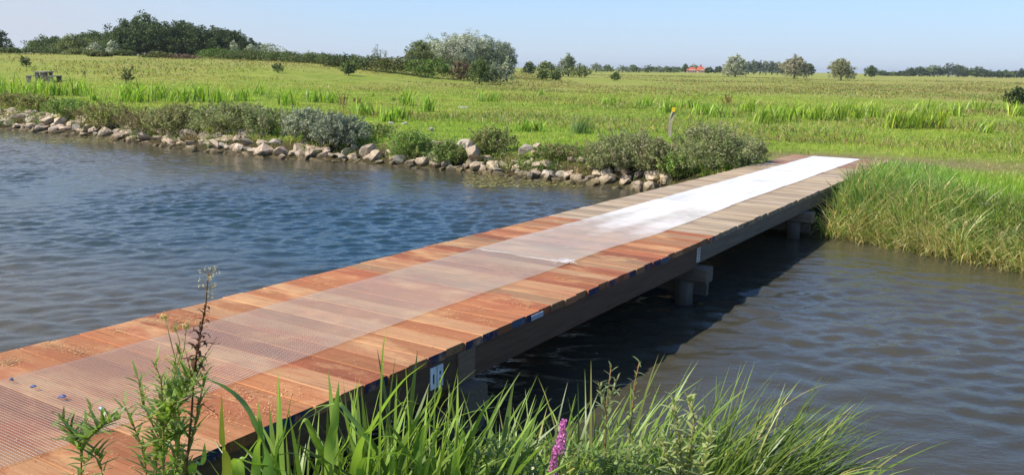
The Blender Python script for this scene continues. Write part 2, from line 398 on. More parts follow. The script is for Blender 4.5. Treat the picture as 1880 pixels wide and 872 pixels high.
g = MB(); g.add(np.stack([X.ravel(), Y.ravel(), Z], 1), gridfaces(len(xs), len(ys)), np.clip(np.stack([bare, dry, mud_shade], 1), 0, 1))
ground = g.build('ground', M_ground, smooth_shade=True); tag(ground, kind='structure')

# water: a spectrum of small wind waves as real geometry
wx = axis(-320, 100, -20, 11, .052, 1.10, 8); wy = axis(-80, 200, 4.0, 32, .052, 1.10, 8)
X, Y = np.meshgrid(wx, wy); x = X.ravel(); y = Y.ravel()
sdw, _ = shore_dist(x, y)
calm = .25 + .75 * smooth(.1, 3.0, -sdw)
H = np.zeros_like(x); wr = np.random.default_rng(3)
for k in range(130):
    lam = .14 * (.62 / .14) ** wr.uniform()
    th = math.radians(196 if k % 3 else 158) + wr.normal() * .40                    # two crossing trains of wavelets
    kx, ky = math.sin(th) * 2 * math.pi / lam, math.cos(th) * 2 * math.pi / lam
    amp = .0029 * lam ** .78 * (0.6 + 0.8 * wr.uniform())
    ph = kx * x + ky * y + wr.uniform(0, 6.283)
    H += amp * (np.sin(ph) + .28 * np.cos(2 * ph))
gust = .80 + .5 * vnoise(x, y, 3.0, 8) + .2 * vnoise(x, y, 1.1, 9)
H *= calm * gust * smooth(60, 25, np.hypot(x, y))
sh_ = smooth(-7.5, -2.0, sdw + 1.2 * vnoise(x, y, 4, 15)); w = MB(); w.add(np.stack([x, y, ZW + H], 1), gridfaces(len(wx), len(wy)), np.stack([sh_] * 3, 1))
river = w.build('river_water', M_water, smooth_shade=True); tag(river, kind='structure')


# ------------------------------------------------------------------ the footbridge (local x across, y along, z up; deck top at z = 0)
SN = np.cross(SP, SD); SN /= np.linalg.norm(SN)
XC = -4.245
borg = SP * XC
bridge = thing('footbridge', (0, 0, 0), 'long low timber footbridge of red and weathered planks crossing the river on wooden piles', 'footbridge')
bridge.matrix_world = Matrix(((SP[0], SD[0], SN[0], borg[0]), (SP[1], SD[1], SN[1], borg[1]), (SP[2], SD[2], SN[2], borg[2]), (0, 0, 0, 1)))
def bpt(x, s, h=0): return borg + SP * x + SD * s + SN * h          # bridge local -> world
def wl(s): return ZW + s * 0.00978                                   # water level in local z at station s

br = np.random.default_rng(11)
pal = np.array([(.56, .27, .135), (.60, .32, .17), (.52, .22, .105), (.64, .36, .20), (.46, .17, .085), (.58, .34, .20), (.50, .32, .20), (.56, .25, .12)])
palg = np.array([(.56, .465, .36), (.60, .50, .385), (.47, .39, .305), (.54, .455, .37)])
def planks(s0, s1, palette, name, mat, blue, label=None, width=.196):
    m = MB(); s = s0
    while s < s1 - .05:
        wd = width + br.uniform(-.004, .004)
        x0 = -1.075 + br.uniform(-.012, .010); x1 = 1.095 + br.uniform(-.014, .010); dz = br.uniform(-.003, .002)
        c = palette[br.integers(len(palette))] * br.uniform(.60, 1.0) * [.87, .79, .62]
        b = .004                                                     # eased plank edges
        ys_ = [s, s + b, s + wd - b - .006, s + wd - .006]; zt = [dz - b, dz, dz, dz - b]
        V = []
        for xx in (x0, x1):
            V += [(xx, s, dz - .055)] + [(xx, ys_[k], zt[k]) for k in range(4)] + [(xx, s + wd - .006, dz - .055)]
        F4 = [(k, k + 1, k + 7, k + 6) for k in range(5)] + [(5, 0, 6, 11)]
        m.add(V, F4, c)
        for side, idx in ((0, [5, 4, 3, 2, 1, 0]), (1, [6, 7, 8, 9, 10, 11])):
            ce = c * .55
            if side == 1 and blue:
                u = br.uniform()
                if u < .40: ce = np.array((.010, .022, .07))
                elif u < .47: ce = np.array((.05, .085, .14))
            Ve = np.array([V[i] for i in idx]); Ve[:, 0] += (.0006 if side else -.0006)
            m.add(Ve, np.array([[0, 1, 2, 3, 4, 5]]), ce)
        s += wd
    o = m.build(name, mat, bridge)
    if label: tag(o, label)
    return s
e1 = planks(.35, 9.25, pal, 'deck', M_deck, True, 'new red brown hardwood deck planks, some with blue painted ends')
e2 = planks(e1, 18.6, palg, 'deck', M_deckg, False, 'weathered grey brown deck planks of the far half', .142)
planks(e2, 21.0, pal * [.72, .95, 1.35], 'deck', M_deck, False, 'red brown deck planks at the far landing')

def beam(x0, x1, s0, s1, z0, z1, c, label=None):
    m = MB(); n = max(2, int((s1 - s0) / .5))
    for k in range(n):                                              # one beam in slightly uneven lengths of tone, a single closed box
        pass
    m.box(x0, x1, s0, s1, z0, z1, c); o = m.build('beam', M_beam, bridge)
    if label: tag(o, label)
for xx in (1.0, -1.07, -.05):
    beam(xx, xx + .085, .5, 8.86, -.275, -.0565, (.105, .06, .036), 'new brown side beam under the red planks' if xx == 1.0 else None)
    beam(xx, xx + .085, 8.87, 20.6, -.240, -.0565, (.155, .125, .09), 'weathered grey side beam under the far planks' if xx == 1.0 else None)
m = MB(); m.box(1.0855, 1.100, 4.36, 4.55, -.272, -.058, (.20, .13, .085)); m.build('joint_board', M_beam, bridge)
# galvanised joint plate where the new beam meets the old one
m = MB(); m.box(1.0862, 1.093, 8.80, 8.90, -.225, -.062, (.55, .58, .60))
jp = m.build('joint_plate', M_metal, bridge)
for zz in (-.20, -.165, -.125, -.09):
    m = MB(); m.tube([(1.092, 8.85, zz), (1.099, 8.85, zz)], .009, (.2, .2, .2), 6); m.build('bolt', M_metal, jp)

for s in (4.42, 8.88, 13.55, 18.0):
    old = s > 10
    top = -.2755 if s < 8.5 else -.2765
    if old: top = -.2415
    cap = MB()
    y0, y1 = s - .11, s + .11; ch = .02
    prof = [(y0, top - .165 + ch), (y0, top - ch), (y0 + ch, top), (y1 - ch, top), (y1, top - ch), (y1, top - .165 + ch), (y1 - ch, top - .165), (y0 + ch, top - .165)]
    V = [(xx, a, b) for xx in (-1.28, 1.22) for a, b in prof]
    cc = (.145, .115, .085) if not old else (.19, .155, .115)
    cap.add(V, [(k, (k + 1) % 8, 8 + (k + 1) % 8, 8 + k) for k in range(8)], cc)
    cap.f.append(np.array([[7, 6, 5, 4, 3, 2, 1, 0]])); cap.f.append(np.array([[8, 9, 10, 11, 12, 13, 14, 15]]))
    cap.build('cross_beam', M_oldwood, bridge)
    for xx in (.94, -.96):
        p = MB(); q = wl(s) - 1.4
        p.tube([(xx + .01, s, q), (xx + .004, s, wl(s) - .02), (xx, s, wl(s) + .2), (xx, s, top - .1652)], [.105, .098, .101, .104], [(.05, .045, .03)] * 14 + [(.07, .06, .045)] * 14 + [(.14, .125, .105)] * 28, 14)
        p.build('pile', M_bark, bridge, True)
    b = MB(); b.box(-1.2, 1.16, s + .106, s + .17, top - .345, top - .215, (.13, .115, .095)); b.build('brace', M_oldwood, bridge)

# the number on the beam: two white plates with a block 0 and a block 8
sgn = MB(); s0 = 4.07
for k, holes in enumerate(([(.035, .100)], [(.028, .058), (.078, .104)])):
    a0 = s0 + k * .070; wdt = .060; zb = -.225; ht = .145; x0, x1 = 1.0865, 1.094
    hx0, hx1 = a0 + .020, a0 + wdt - .018
    zs = [0] + [q for h in holes for q in h] + [ht]
    sgn.box(x0, x1, a0, hx0, zb, zb + ht, (.80, .82, .84)); sgn.box(x0, x1, hx1, a0 + wdt, zb, zb + ht, (.80, .82, .84))
    for j in range(0, len(zs), 2): sgn.box(x0 + .0006, x1 - .0006, hx0, hx1, zb + zs[j], zb + zs[j + 1], (.80, .82, .84))
tag(sgn.build('number_plate', M_paint, bridge), 'white block digits 0 and 8 on the side of the beam')
# pale scuffed paint on one plank end
m = MB(); m.box(1.1000, 1.1062, 5.28, 5.45, -.050, -.012, (.34, .40, .47)); m.build('paint_mark', M_paint, bridge)

# galvanised wire mesh laid along the middle of the deck: real crossing wires
def wire_mesh(s0, s1, xa, xb, pitch, rad, seed, lift, name, colr, wav, label, whiten=None):
    m = MB(); wrn = np.random.default_rng(seed)
    def edge(x, s):
        e = (x - xa) / (xb - xa)
        return x + wav * (vnoise(s, 0 * s, 1.1, seed) * .7 + vnoise(s, 0 * s, .5, seed + 1) * .3) * (.35 + .65 * e)
    def hh(x, s): return lift + rad + .004 * (1 + vnoise(s, x, .35, seed + 2)) + .003 * (1 + vnoise(s, x * 1.3, .9, seed + 5))
    def wires(P, rr):                                              # P (n wires, k points, 3): square section tubes
        n, k, _ = P.shape; t = np.gradient(P, axis=1); t /= np.linalg.norm(t, axis=2)[..., None]
        a = np.cross(t, [0, 0, 1.0]); a /= np.linalg.norm(a, axis=2)[..., None]; b = np.cross(a, t)
        cc = np.broadcast_to(np.asarray(colr, float), (n, k, 3))
        if whiten:                                                    # towards the far end the wire gets thicker and whiter, in ragged streaks
            f = smooth(whiten[0], whiten[1], P[..., 1] + 1.3 * vnoise(P[..., 0], P[..., 1] * .12, .16, seed + 7) + .5 * vnoise(P[..., 0], P[..., 1], .07, seed + 8))
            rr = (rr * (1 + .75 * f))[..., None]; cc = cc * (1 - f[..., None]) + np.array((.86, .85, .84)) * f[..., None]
        ring = np.stack([P + rr * a, P + rr * b, P - rr * a, P - rr * b], 2).reshape(n, k * 4, 3)
        loc = np.array([(j * 4 + q, j * 4 + (q + 1) % 4, j * 4 + 4 + (q + 1) % 4, j * 4 + 4 + q) for j in range(k - 1) for q in range(4)])
        F = (np.arange(n)[:, None, None] * k * 4 + loc[None]).reshape(-1, 4)
        m.add(ring.reshape(-1, 3), F, np.repeat(cc[:, :, None], 4, 2).reshape(-1, 3))
    ss = np.arange(s0, s1, pitch); xx = np.linspace(xa, xb, 25 if whiten else 9)
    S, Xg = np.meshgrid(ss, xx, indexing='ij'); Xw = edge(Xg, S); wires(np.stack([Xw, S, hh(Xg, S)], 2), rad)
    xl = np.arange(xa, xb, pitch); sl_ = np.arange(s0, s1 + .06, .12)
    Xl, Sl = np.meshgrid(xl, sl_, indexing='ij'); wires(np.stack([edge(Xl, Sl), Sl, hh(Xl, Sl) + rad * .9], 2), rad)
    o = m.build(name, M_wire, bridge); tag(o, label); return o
mw, nd, ln, b = newmat('galvanised_wire'); a = nd.new('ShaderNodeVertexColor'); a.layer_name = 'Col'; ln.new(a.outputs['Color'], b.inputs['Base Color'])
b.inputs['Roughness'].default_value = .45; b.inputs['Metallic'].default_value = .25; b.inputs['Specular IOR Level'].default_value = .6; M_wire = mw
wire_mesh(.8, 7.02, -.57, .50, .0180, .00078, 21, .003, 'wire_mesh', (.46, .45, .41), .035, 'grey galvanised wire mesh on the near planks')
wire_mesh(6.96, 11.6, -.56, .52, .0155, .00078, 31, .010, 'wire_mesh', (.54, .53, .49), .045, 'pale wire mesh on the middle of the deck, turning white in streaks', (8.2, 11.6))
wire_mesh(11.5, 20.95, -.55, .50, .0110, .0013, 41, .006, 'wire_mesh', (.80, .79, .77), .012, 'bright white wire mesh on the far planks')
fo = MB(); q = np.linspace(-.50, .50, 30)
fo.tube(np.stack([q, 6.98 + .03 * vnoise(q, q * 0, .2, 91), .017 + .005 * vnoise(q, q * 0, .11, 92)], 1), .0013, (.66, .65, .63), 6)
fr0 = np.random.default_rng(93)
for _ in range(46):
    a_ = np.array([.44, 6.98, .018]) + fr0.normal(size=3) * [.045, .05, .004]; d_ = fr0.normal(size=3) * [.05, .05, .008]; a_[2] = abs(a_[2]) + .004; d_[2] = abs(d_[2])
    fo.tube([a_, a_ + d_ * .5 + [0, 0, .008], a_ + d_], .0016, (.86, .85, .84), 5)
tag(fo.build('mesh_fold', M_wire, bridge), 'bright folded wire end where two mesh lengths meet')
# small things lying on the deck
chips = MB(); cr = np.random.default_rng(5)
def chipspots(n, x0, x1, s0, s1):
    return np.stack([cr.uniform(x0, x1, n), cr.uniform(s0, s1, n)], 1)
spots = [chipspots(330, -1.05, -.6, 1.2, 8.5), chipspots(520, .52, 1.06, 1.2, 8.8), chipspots(250, -.5, .5, 1.2, 7)]
for k in range(26):                                                # little drifts of shavings
    left = cr.uniform() < .5
    cx = cr.uniform(-1.0, -.68) if left else cr.uniform(.6, 1.0); cs = cr.uniform(1.8, 7.8)
    spots.append(np.array([cx, cs]) + cr.normal(size=(70, 2)) * [.06, .05])
P = onz(14, 664, -.02) - borg
spots.append(np.array([P @ SP, P @ SD]) + cr.normal(size=(260, 2)) * [.045, .03])
for pq, nn in (((130, 640), 110), ((150, 645), 90), ((215, 605), 120), ((285, 585), 90), ((90, 632), 80)):
    P = onz(*pq, -.02) - borg; spots.append(np.array([P @ SP, P @ SD]) + cr.normal(size=(nn, 2)) * [.06, .035])
spots = np.concatenate(spots); spots = spots[(spots[:, 0] > -1.06) & (spots[:, 0] < 1.06)]
n = len(spots); L = cr.uniform(.005, .014, n); W = cr.uniform(.002, .005, n); th = cr.uniform(0, 6.28, n); hz = cr.uniform(.002, .005, n)
u = np.stack([np.cos(th), np.sin(th)], 1); v2 = np.stack([-u[:, 1], u[:, 0]], 1)
V = []
for a_, b_, zz in ((-.5, -.5, .002), (0, -.5, 1), (.5, -.5, .003), (.5, .5, .004), (0, .5, 1.1), (-.5, .5, .002)):
    q = spots + u * (a_ * L)[:, None] + v2 * (b_ * W)[:, None]
    V.append(np.stack([q[:, 0], q[:, 1], .003 + (hz * zz if zz >= 1 else np.full(n, zz))], 1))
V = np.stack(V, 1).reshape(-1, 3); base = np.arange(n)[:, None] * 6
F = np.concatenate([base + [0, 1, 4, 5], base + [1, 2, 3, 4]])
cc = np.array([(.62, .40, .17), (.56, .31, .13), (.68, .47, .22), (.42, .20, .08)])[cr.integers(4, size=n)] * cr.uniform(.8, 1.15, (n, 1))
Vw = borg + V[:, :1] * SP + V[:, 1:2] * SD + V[:, 2:] * SN
chips.add(Vw, F, np.repeat(cc, 6, 0)); o = chips.build('wood_shavings', M_paint)
tag(o, 'pale yellow wood shavings scattered over the red deck planks', 'wood shavings', kind='stuff')

for k, (px, py, sz, lab) in enumerate((
        (22, 703, .013, 'small grey blue scrap at the edge of the wire mesh, beside the left photo border'),
        (62, 717, .018, 'flat blue plastic scrap with torn corner on the wire mesh'),
        (115, 735, .021, 'largest crumpled dark blue plastic scrap on the wire mesh'),
        (187, 757, .016, 'pale blue scrap on the wire mesh, half behind the low weed'))):
    p = onz(px, py, -.02); s_ = MB(); q = np.random.default_rng(60 + k)
    pts = []
    for i in range(9):
        a = 2 * math.pi * i / 9; r = sz * q.uniform(.6, 1.2); pts.append((r * math.cos(a), .7 * r * math.sin(a), .006 + q.uniform(0, .012)))
    V = [(x_, y_, z_ + .003) for x_, y_, z_ in pts] + [(x_, y_, z_ - .002) for x_, y_, z_ in pts] + [(0, 0, .022), (0, 0, .012)]
    c = [(.10, .14, .26), (.07, .11, .26), (.06, .09, .24), (.30, .38, .55)][k]
    s_.add(V, [(i, (i + 1) % 9, 18) for i in range(9)] + [(9 + (i + 1) % 9, 9 + i, 19) for i in range(9)], c)
    s_.f.append(np.array([(i + s_.n - 20, 9 + i + s_.n - 20, 9 + (i + 1) % 9 + s_.n - 20, (i + 1) % 9 + s_.n - 20) for i in range(9)]))
    o = s_.build('plastic_scrap', M_paint); o.location = (p[0], p[1], p[2] + .010)
    tag(o, lab, 'scrap', 'blue plastic scraps on the deck')

# ------------------------------------------------------------------ rocks along the far bank
rr = np.random.default_rng(17)
rock_meshes = []
def make_rock_mesh(seed, fl):
    q = np.random.default_rng(seed); bm = bmesh.new()
    for _ in range(15):
        d = q.normal(size=3); d /= np.linalg.norm(d); r = q.uniform(.8, 1.08)
        d = np.sign(d) * np.abs(d) ** .8; bm.verts.new((d[0] * r * .5, d[1] * r * .40, d[2] * r * fl))
    bmesh.ops.convex_hull(bm, input=bm.verts[:]); 
    for v in [v for v in bm.verts if not v.link_faces]: bm.verts.remove(v)
    bmesh.ops.bevel(bm, geom=bm.edges[:], offset=.014, segments=1, affect='EDGES', profile=.6)
    bmesh.ops.triangulate(bm, faces=bm.faces[:]); bmesh.ops.subdivide_edges(bm, edges=bm.edges[:], cuts=1, use_grid_fill=True)
    for v in bm.verts: v.co += v.normal * float(q.normal() * .006)
    me = bpy.data.meshes.new('rock'); bm.to_mesh(me); bm.free(); return me
for k in range(16): rock_meshes.append(make_rock_mesh(200 + k, rr.uniform(.26, .38)))
rock_tone = {}
def rock(x, y, z, size, tone, k, label, rot=None):
    key = (k, tone)
    if key not in rock_tone:
        me = rock_meshes[k].copy(); me.materials.append(M_rock[tone]); rock_tone[key] = me
    o = bpy.data.objects.new('rock', rock_tone[key]); COL.objects.link(o)
    o.location = (x, y, z); o.scale = (size * rr.uniform(.75, 1.4), size * rr.uniform(.75, 1.25), size * rr.uniform(.6, 1.2))
    o.rotation_euler = rot or (rr.normal() * .28, rr.normal() * .28, rr.uniform(0, 6.28))
    return tag(o, label, 'rock', 'rocks lining the far bank')
FS = np.array([(-26, 36.2)] + far_shore[4:17], float); seglen = np.hypot(*np.diff(FS, axis=0).T); cum = np.concatenate([[0], np.cumsum(seglen)])
def shore_at(t):
    i = min(max(np.searchsorted(cum, t) - 1, 0), len(seglen) - 1); u = (t - cum[i]) / seglen[i]; p = FS[i] * (1 - u) + FS[i + 1] * u
    e = (FS[i + 1] - FS[i]) / seglen[i]; return p, np.array([-e[1], e[0]]) * (1 if (-e[1] * 0 + e[0]) > 0 else -1)
def where(x):
    px = 940 + FPX * x / 1.0
    return None
def landmark(px):
    for lim, txt in ((110, 'near the left floating weed'), (210, 'below the left iris beds'), (300, 'left of the olive bank shrub'), (410, 'under the olive bank shrub'), (520, 'between olive and blue grey shrubs'),
                     (680, 'under the blue grey willow shrub'), (800, 'among the green bank weeds'), (900, 'below the large pale boulder'), (1010, 'in the bare stretch of bank'), (1100, 'in front of the low bank weeds'), (1500, 'by the shrub near the bridge')):
        if px < lim: return txt
def proj(p):
    v = np.asarray(p, float) - CAM; z = v @ CF; return 940 + FPX * (v @ CR) / z, 436 - FPX * (v @ CU) / z
placed = []; rocks = []
t = 0.0
rows = [(-.06, 'half sunk at the waterline'), (.28, 'in the lower course'), (.62, 'in the upper course'), (.98, 'on top of the stones')]
for ri, (off, rtxt) in enumerate(rows):
    t = rr.uniform(0, .3)
    while t < cum[-1]:
        p, nrm = shore_at(t); lf = smooth(-4, -12, p[0]); size = (rr.uniform(.26, .56) if ri else rr.uniform(.24, .46)) * (1 + .18 * lf)
        t += size * rr.uniform(.52, .80) * (1 if ri < 3 else 1.35)
        if ri == 3 and (lf < .5) and rr.uniform() < .70: continue
        if ri == 2 and lf < .5 and rr.uniform() < .25: continue
        q = p + nrm * (off * (1 + .25 * lf) + rr.normal() * .08)
        gz = float(ground_z(q[0], q[1])[0]); z = max(gz, ZW - .06) + size * (.08 if ri else .02) - .01 * lf * ri
        rocks.append((q[0], q[1], z, size, ri, rtxt))
sizes = lambda s: 'small' if s < .38 else ('medium' if s < .52 else ('large' if s < .68 else 'very large'))
seen = {}
for x_, y_, z_, s_, ri, rtxt in rocks:
    px, py = proj((x_, y_, z_))
    if px < -25: continue
    tone = rr.choice(['pinkish', 'tan', 'grey'], p=[.72, .22, .06] if px < 620 else [.30, .42, .28])
    lab = f'{sizes(s_)} {tone} rock {rtxt}, {landmark(px)}'
    rock(x_, y_, z_, s_, tone, int(rr.integers(16)), lab)
# boulders one can pick out
for px, py, w_, D, tone, lab in ((850, 262, 38, 21.9, 'grey', 'large pale grey boulder at the top of the bank, in full sun'),
                                 (868, 280, 34, 21.4, 'tan', 'rounded tan boulder directly below the large pale boulder'),
                                 (965, 275, 30, 21.0, 'grey', 'pale blocky boulder with grass on top, right of the bushy weed'),
                                 (985, 272, 34, 21.2, 'tan', 'wide flat boulder under overhanging grass at the top of the bank'),
                                 (1200, 326, 32, 18.6, 'tan', 'pointed pale boulder closest to the bridge, beside the dark shrub'),
                                 (1003, 300, 30, 20.3, 'tan', 'upright tan boulder with mossy face in the bare stretch of bank'),
                                 (725, 266, 20, 22.6, 'tan', 'small pale boulder behind the green bank weeds'),
                                 (718, 229, 13, 31, 'grey', 'grey stone lying in the grass, leftmost of three'),
                                 (743, 229, 14, 31, 'grey', 'grey stone lying in the grass, middle one of three'),
                                 (791, 237, 11, 28, 'grey', 'grey stone lying in the grass, rightmost of three'),
                                 (1808, 400, 26, 13.2, 'grey', 'pale stone half hidden in the tall grass of the right bank')):
    p = at(px, py, D); sz = w_ * D / FPX * 1.05
    rock(p[0], p[1], max(p[2], float(ground_z(p[0], p[1])[0]) + sz * .12), sz, tone, int(rr.integers(16)), lab)

# ------------------------------------------------------------------ trees, shrubs and weeds
def crown(mb, lobes, n, leaf, col, rng, sub=22, colvar=.22, tip=None, asp=.6, shell=(.55, 1.02), subr=.30, up=0.0, sprig=0.0):
    """Leaves gathered in clumps on the outside of a few lobes, gaps left between the clumps."""
    lobes = np.asarray(lobes, float); wgt = lobes[:, 3] * lobes[:, 5]; wgt = wgt / wgt.sum()
    for L, wt in zip(lobes, wgt):
        k = max(6, int(sub * (wt * len(lobes)) ** .5)); d = rng.normal(size=(k, 3)); d /= np.linalg.norm(d, axis=1)[:, None]
        d[:, 2] = np.where(d[:, 2] < -.85, -d[:, 2], d[:, 2])
        sc = L[:3] + d * L[3:6] * rng.uniform(shell[0], .88, (k, 1))
        sr = L[3:6].mean() * subr * rng.uniform(.7, 1.35, k); sv = 1 + colvar * rng.normal(size=k) * .7
        m = int(n * wt); i = rng.integers(k, size=m); e = rng.normal(size=(m, 3)); e /= np.linalg.norm(e, axis=1)[:, None]
        pt = sc[i] + e * (sr[i] * rng.uniform(.35, 1.12, m))[:, None] * [1, 1, .85]
        c = np.asarray(col, float) * (sv[i] * (1 + colvar * .5 * rng.normal(size=m)))[:, None]
        if tip is not None:
            f = (rng.uniform(size=m) < tip[0])[:, None]; c = np.where(f, np.asarray(tip[1]) * rng.uniform(.8, 1.15, (m, 1)), c)
        leaves(mb, pt, leaf * rng.uniform(.6, 1.35, m), np.clip(c, .004, 1), asp, up, rng)

def trunk(mb, base, h, r, rng, c, limbs=5, spread=.5):
    base = np.asarray(base, float); bend = rng.normal(size=2) * .05 * h
    pts = [base + [bend[0] * t * t, bend[1] * t * t, h * t] for t in (-.05, .1, .3, .55, .8)]
    mb.tube(pts, [r * 1.25, r, r * .85, r * .6, r * .3], c, 7)
    for k in range(limbs):
        t = rng.uniform(.25, .6); a = rng.uniform(0, 6.28); s = base + [bend[0] * t * t, bend[1] * t * t, h * t]; L = h * spread * rng.uniform(.5, .9)
        mb.tube([s, s + [math.sin(a) * L * .5, math.cos(a) * L * .5, L * .35], s + [math.sin(a) * L, math.cos(a) * L, L * .85]], [r * .5, r * .3, r * .1], c, 5)

def far_plant(name, px, pyb, pyt, w, D, col, label, cat, n, leaf, rng, group=None, nl=6, tip=None, trunk_h=.25, asp=.6, mat=None, shape=1.0, subr=.30, colvar=.22, low=.0, deep=.8, stem=True, wide=1.22, dens=1.5, sprigs=0):
    """A tree or shrub standing at forward distance D under photo column px: base on the ground, top at photo row pyt."""
    b = at(px, pyb, D); gz = float(ground_z(b[0], b[1])[0]); base = np.array([b[0], b[1], gz])
    h = at(px, pyt, D)[2] - gz; W = w * D / FPX * wide
    o = thing(name, base, label, cat, group)
    lob = []
    z0 = h * trunk_h
    for k in range(nl):
        u = rng.uniform(-.5, .5) if nl > 1 else 0; zt = h * (1 - shape * 1.2 * u * u - rng.uniform(0, .12)) if nl > 1 else h
        rx = W * rng.uniform(.24, .36); rz = (zt - z0) * rng.uniform(.36, .50)
        cx = u * (W - 1.4 * rx); lob.append((cx, rng.uniform(-.5, .5) * W * .5 * deep, max(zt - rz * 1.02, rz * .75), rx, rx * deep, rz))
    lob.append((0, 0, z0 + (h - z0) * .40, W * .44, W * .40 * deep, (h - z0) * .42)); lob.append((rng.uniform(-.1, .1) * W, 0, h - (h - z0) * .34, W * .27, W * .25, (h - z0) * .335))
    if trunk_h < .15 and not low: low = .26
    if low: lob += [(-W * .2, 0, h * low, W * .34, W * .36 * deep, h * low), (W * .2, 0, h * low, W * .34, W * .36 * deep, h * low), (0, -W * .1, h * low * 1.1, W * .4, W * .4 * deep, h * low * 1.1)]
    W *= 1.0; n = int(n * dens); m = MB(); crown(m, lob, n, leaf, col, rng, tip=tip, asp=asp, subr=subr, colvar=colvar)
    for _ in range(sprigs):                                          # leafy shoots that break the outline
        a = rng.uniform(0, 6.28); q = rng.uniform(.15, .48); f0 = np.array([math.sin(a) * W * q, math.cos(a) * W * q * deep, h * rng.uniform(.35, .75) * (1.15 - q)])
        dr = np.array([math.sin(a) * .55, math.cos(a) * .55, rng.uniform(.5, 1.2)]) + rng.normal(size=3) * .2; dr /= np.linalg.norm(dr); Ls = h * rng.uniform(.22, .5); k2 = int(26 + 60 * Ls)
        tt = rng.uniform(0, 1, (k2, 1)); cc = np.asarray(col if rng.uniform() < .6 or tip is None else tip[1]) * rng.uniform(.8, 1.35)
        leaves(m, f0 + dr * tt * Ls + rng.normal(size=(k2, 3)) * .035 * (1.2 - tt), leaf * rng.uniform(.8, 1.5, k2), np.clip(cc * rng.uniform(.75, 1.25, (k2, 1)), 0, 1), .34, .2, rng)
        m.tube([f0 - dr * .1, f0 + dr * Ls], [.006, .002], (.16, .12, .08), 4, False)
    m.build('crown', mat or M_far, o)
    if stem:
        t_ = MB(); trunk(t_, (0, 0, 0), h * .85, max(.03 * h, .02), rng, (.10, .085, .065)); t_.build('trunk', M_bark, o)
    return o
tr = np.random.default_rng(23)
DARK = (.050, .072, .028); DARK2 = (.062, .090, .034); MID = (.095, .13, .045); OLIVE = (.15, .175, .065); SILV = (.34, .355, .27); SILVD = (.18, .205, .14); BROWN = (.16, .11, .075); BRIGHT = (.10, .16, .035)
wood = 'trees of the dark wood on the left'
for a in ((30 - 46, 100, 48, 60, 175, DARK, 'dark tree cut by the left edge of the photo', 2600, .34, .2),
          (100, 100, 66, 86, 190, MID, 'broad low rounded tree at the left end of the wood', 3600, .34, .1),
          (140, 100, 62, 60, 180, OLIVE, 'yellow green tree, second from the left end of the wood', 2600, .32, .1),
          (165, 100, 54, 54, 200, MID, 'tree with a round raised top left of the dark wood', 2600, .34, .12),
          (196, 103, 54, 64, 188, MID, 'mid green tree touching the left flank of the dark wood', 3000, .34, .1),
          (250, 106, 33, 92, 180, DARK2, 'leftmost tall tree of the dark wood, sunlit on its left', 6200, .34, .05),
          (226, 105, 52, 52, 172, DARK2, 'dark tree filling the left foot of the wood below the tall crown', 3000, .34, .05),
          (270, 106, 19, 52, 200, MID, 'tallest tree, pale crown top rising above the dark wood', 3600, .36, .3),
          (300, 107, 38, 84, 176, DARK, 'dark tree below the tallest crown, second in the wood', 5600, .34, .05),
          (335, 107, 35, 80, 185, DARK, 'dark tree in the middle of the wood with a domed top', 5600, .34, .05),
          (375, 107, 42, 86, 178, DARK, 'dark tree right of the middle of the wood', 5600, .34, .05),
          (412, 107, 48, 70, 184, DARK, 'dark tree near the right end of the wood', 4600, .34, .05),
          (440, 106, 56, 46, 200, DARK2, 'last sloping tree at the right end of the wood', 2600, .34, .1),
          (468, 106, 76, 50, 210, DARK2, 'low dark tree just right of the wood', 2200, .34, .1)):
    far_plant('broadleaf_tree', a[0], a[1], a[2], a[3], a[4], a[5], a[6], 'tree', a[7], a[8] * .95, tr, wood, trunk_h=a[9] * .5, shape=.7, low=.34, tip=(.15, OLIVE), dens=3.4, subr=.25, colvar=.26, wide=1.32)
silver = 'silvery willow bushes by the wood'
for px, pyb, pyt, w_, D, lab in ((207, 100, 73, 22, 150, 'pale silver bush in front of the dark wood left flank'), (172, 98, 76, 26, 150, 'grey green bush below the round raised tree top'),
                                 (430, 100, 74, 17, 150, 'narrow silver bush before the right end of the wood'), (462, 100, 80, 26, 160, 'silver bush beside the low dark tree'),
                                 (497, 100, 78, 46, 165, 'widest silver willow bush right of the wood'), (525, 102, 90, 22, 165, 'small silver bush at the end of the wood'), (570, 104, 94, 30, 170, 'faint pale bush behind the bramble hedge')):
    far_plant('silver_bush', px, pyb, pyt, w_, D, SILV, lab, 'bush', 1100, .26, tr, silver, trunk_h=.05, nl=4, tip=(.2, MID))
hedge = 'brambles of the long hedge'
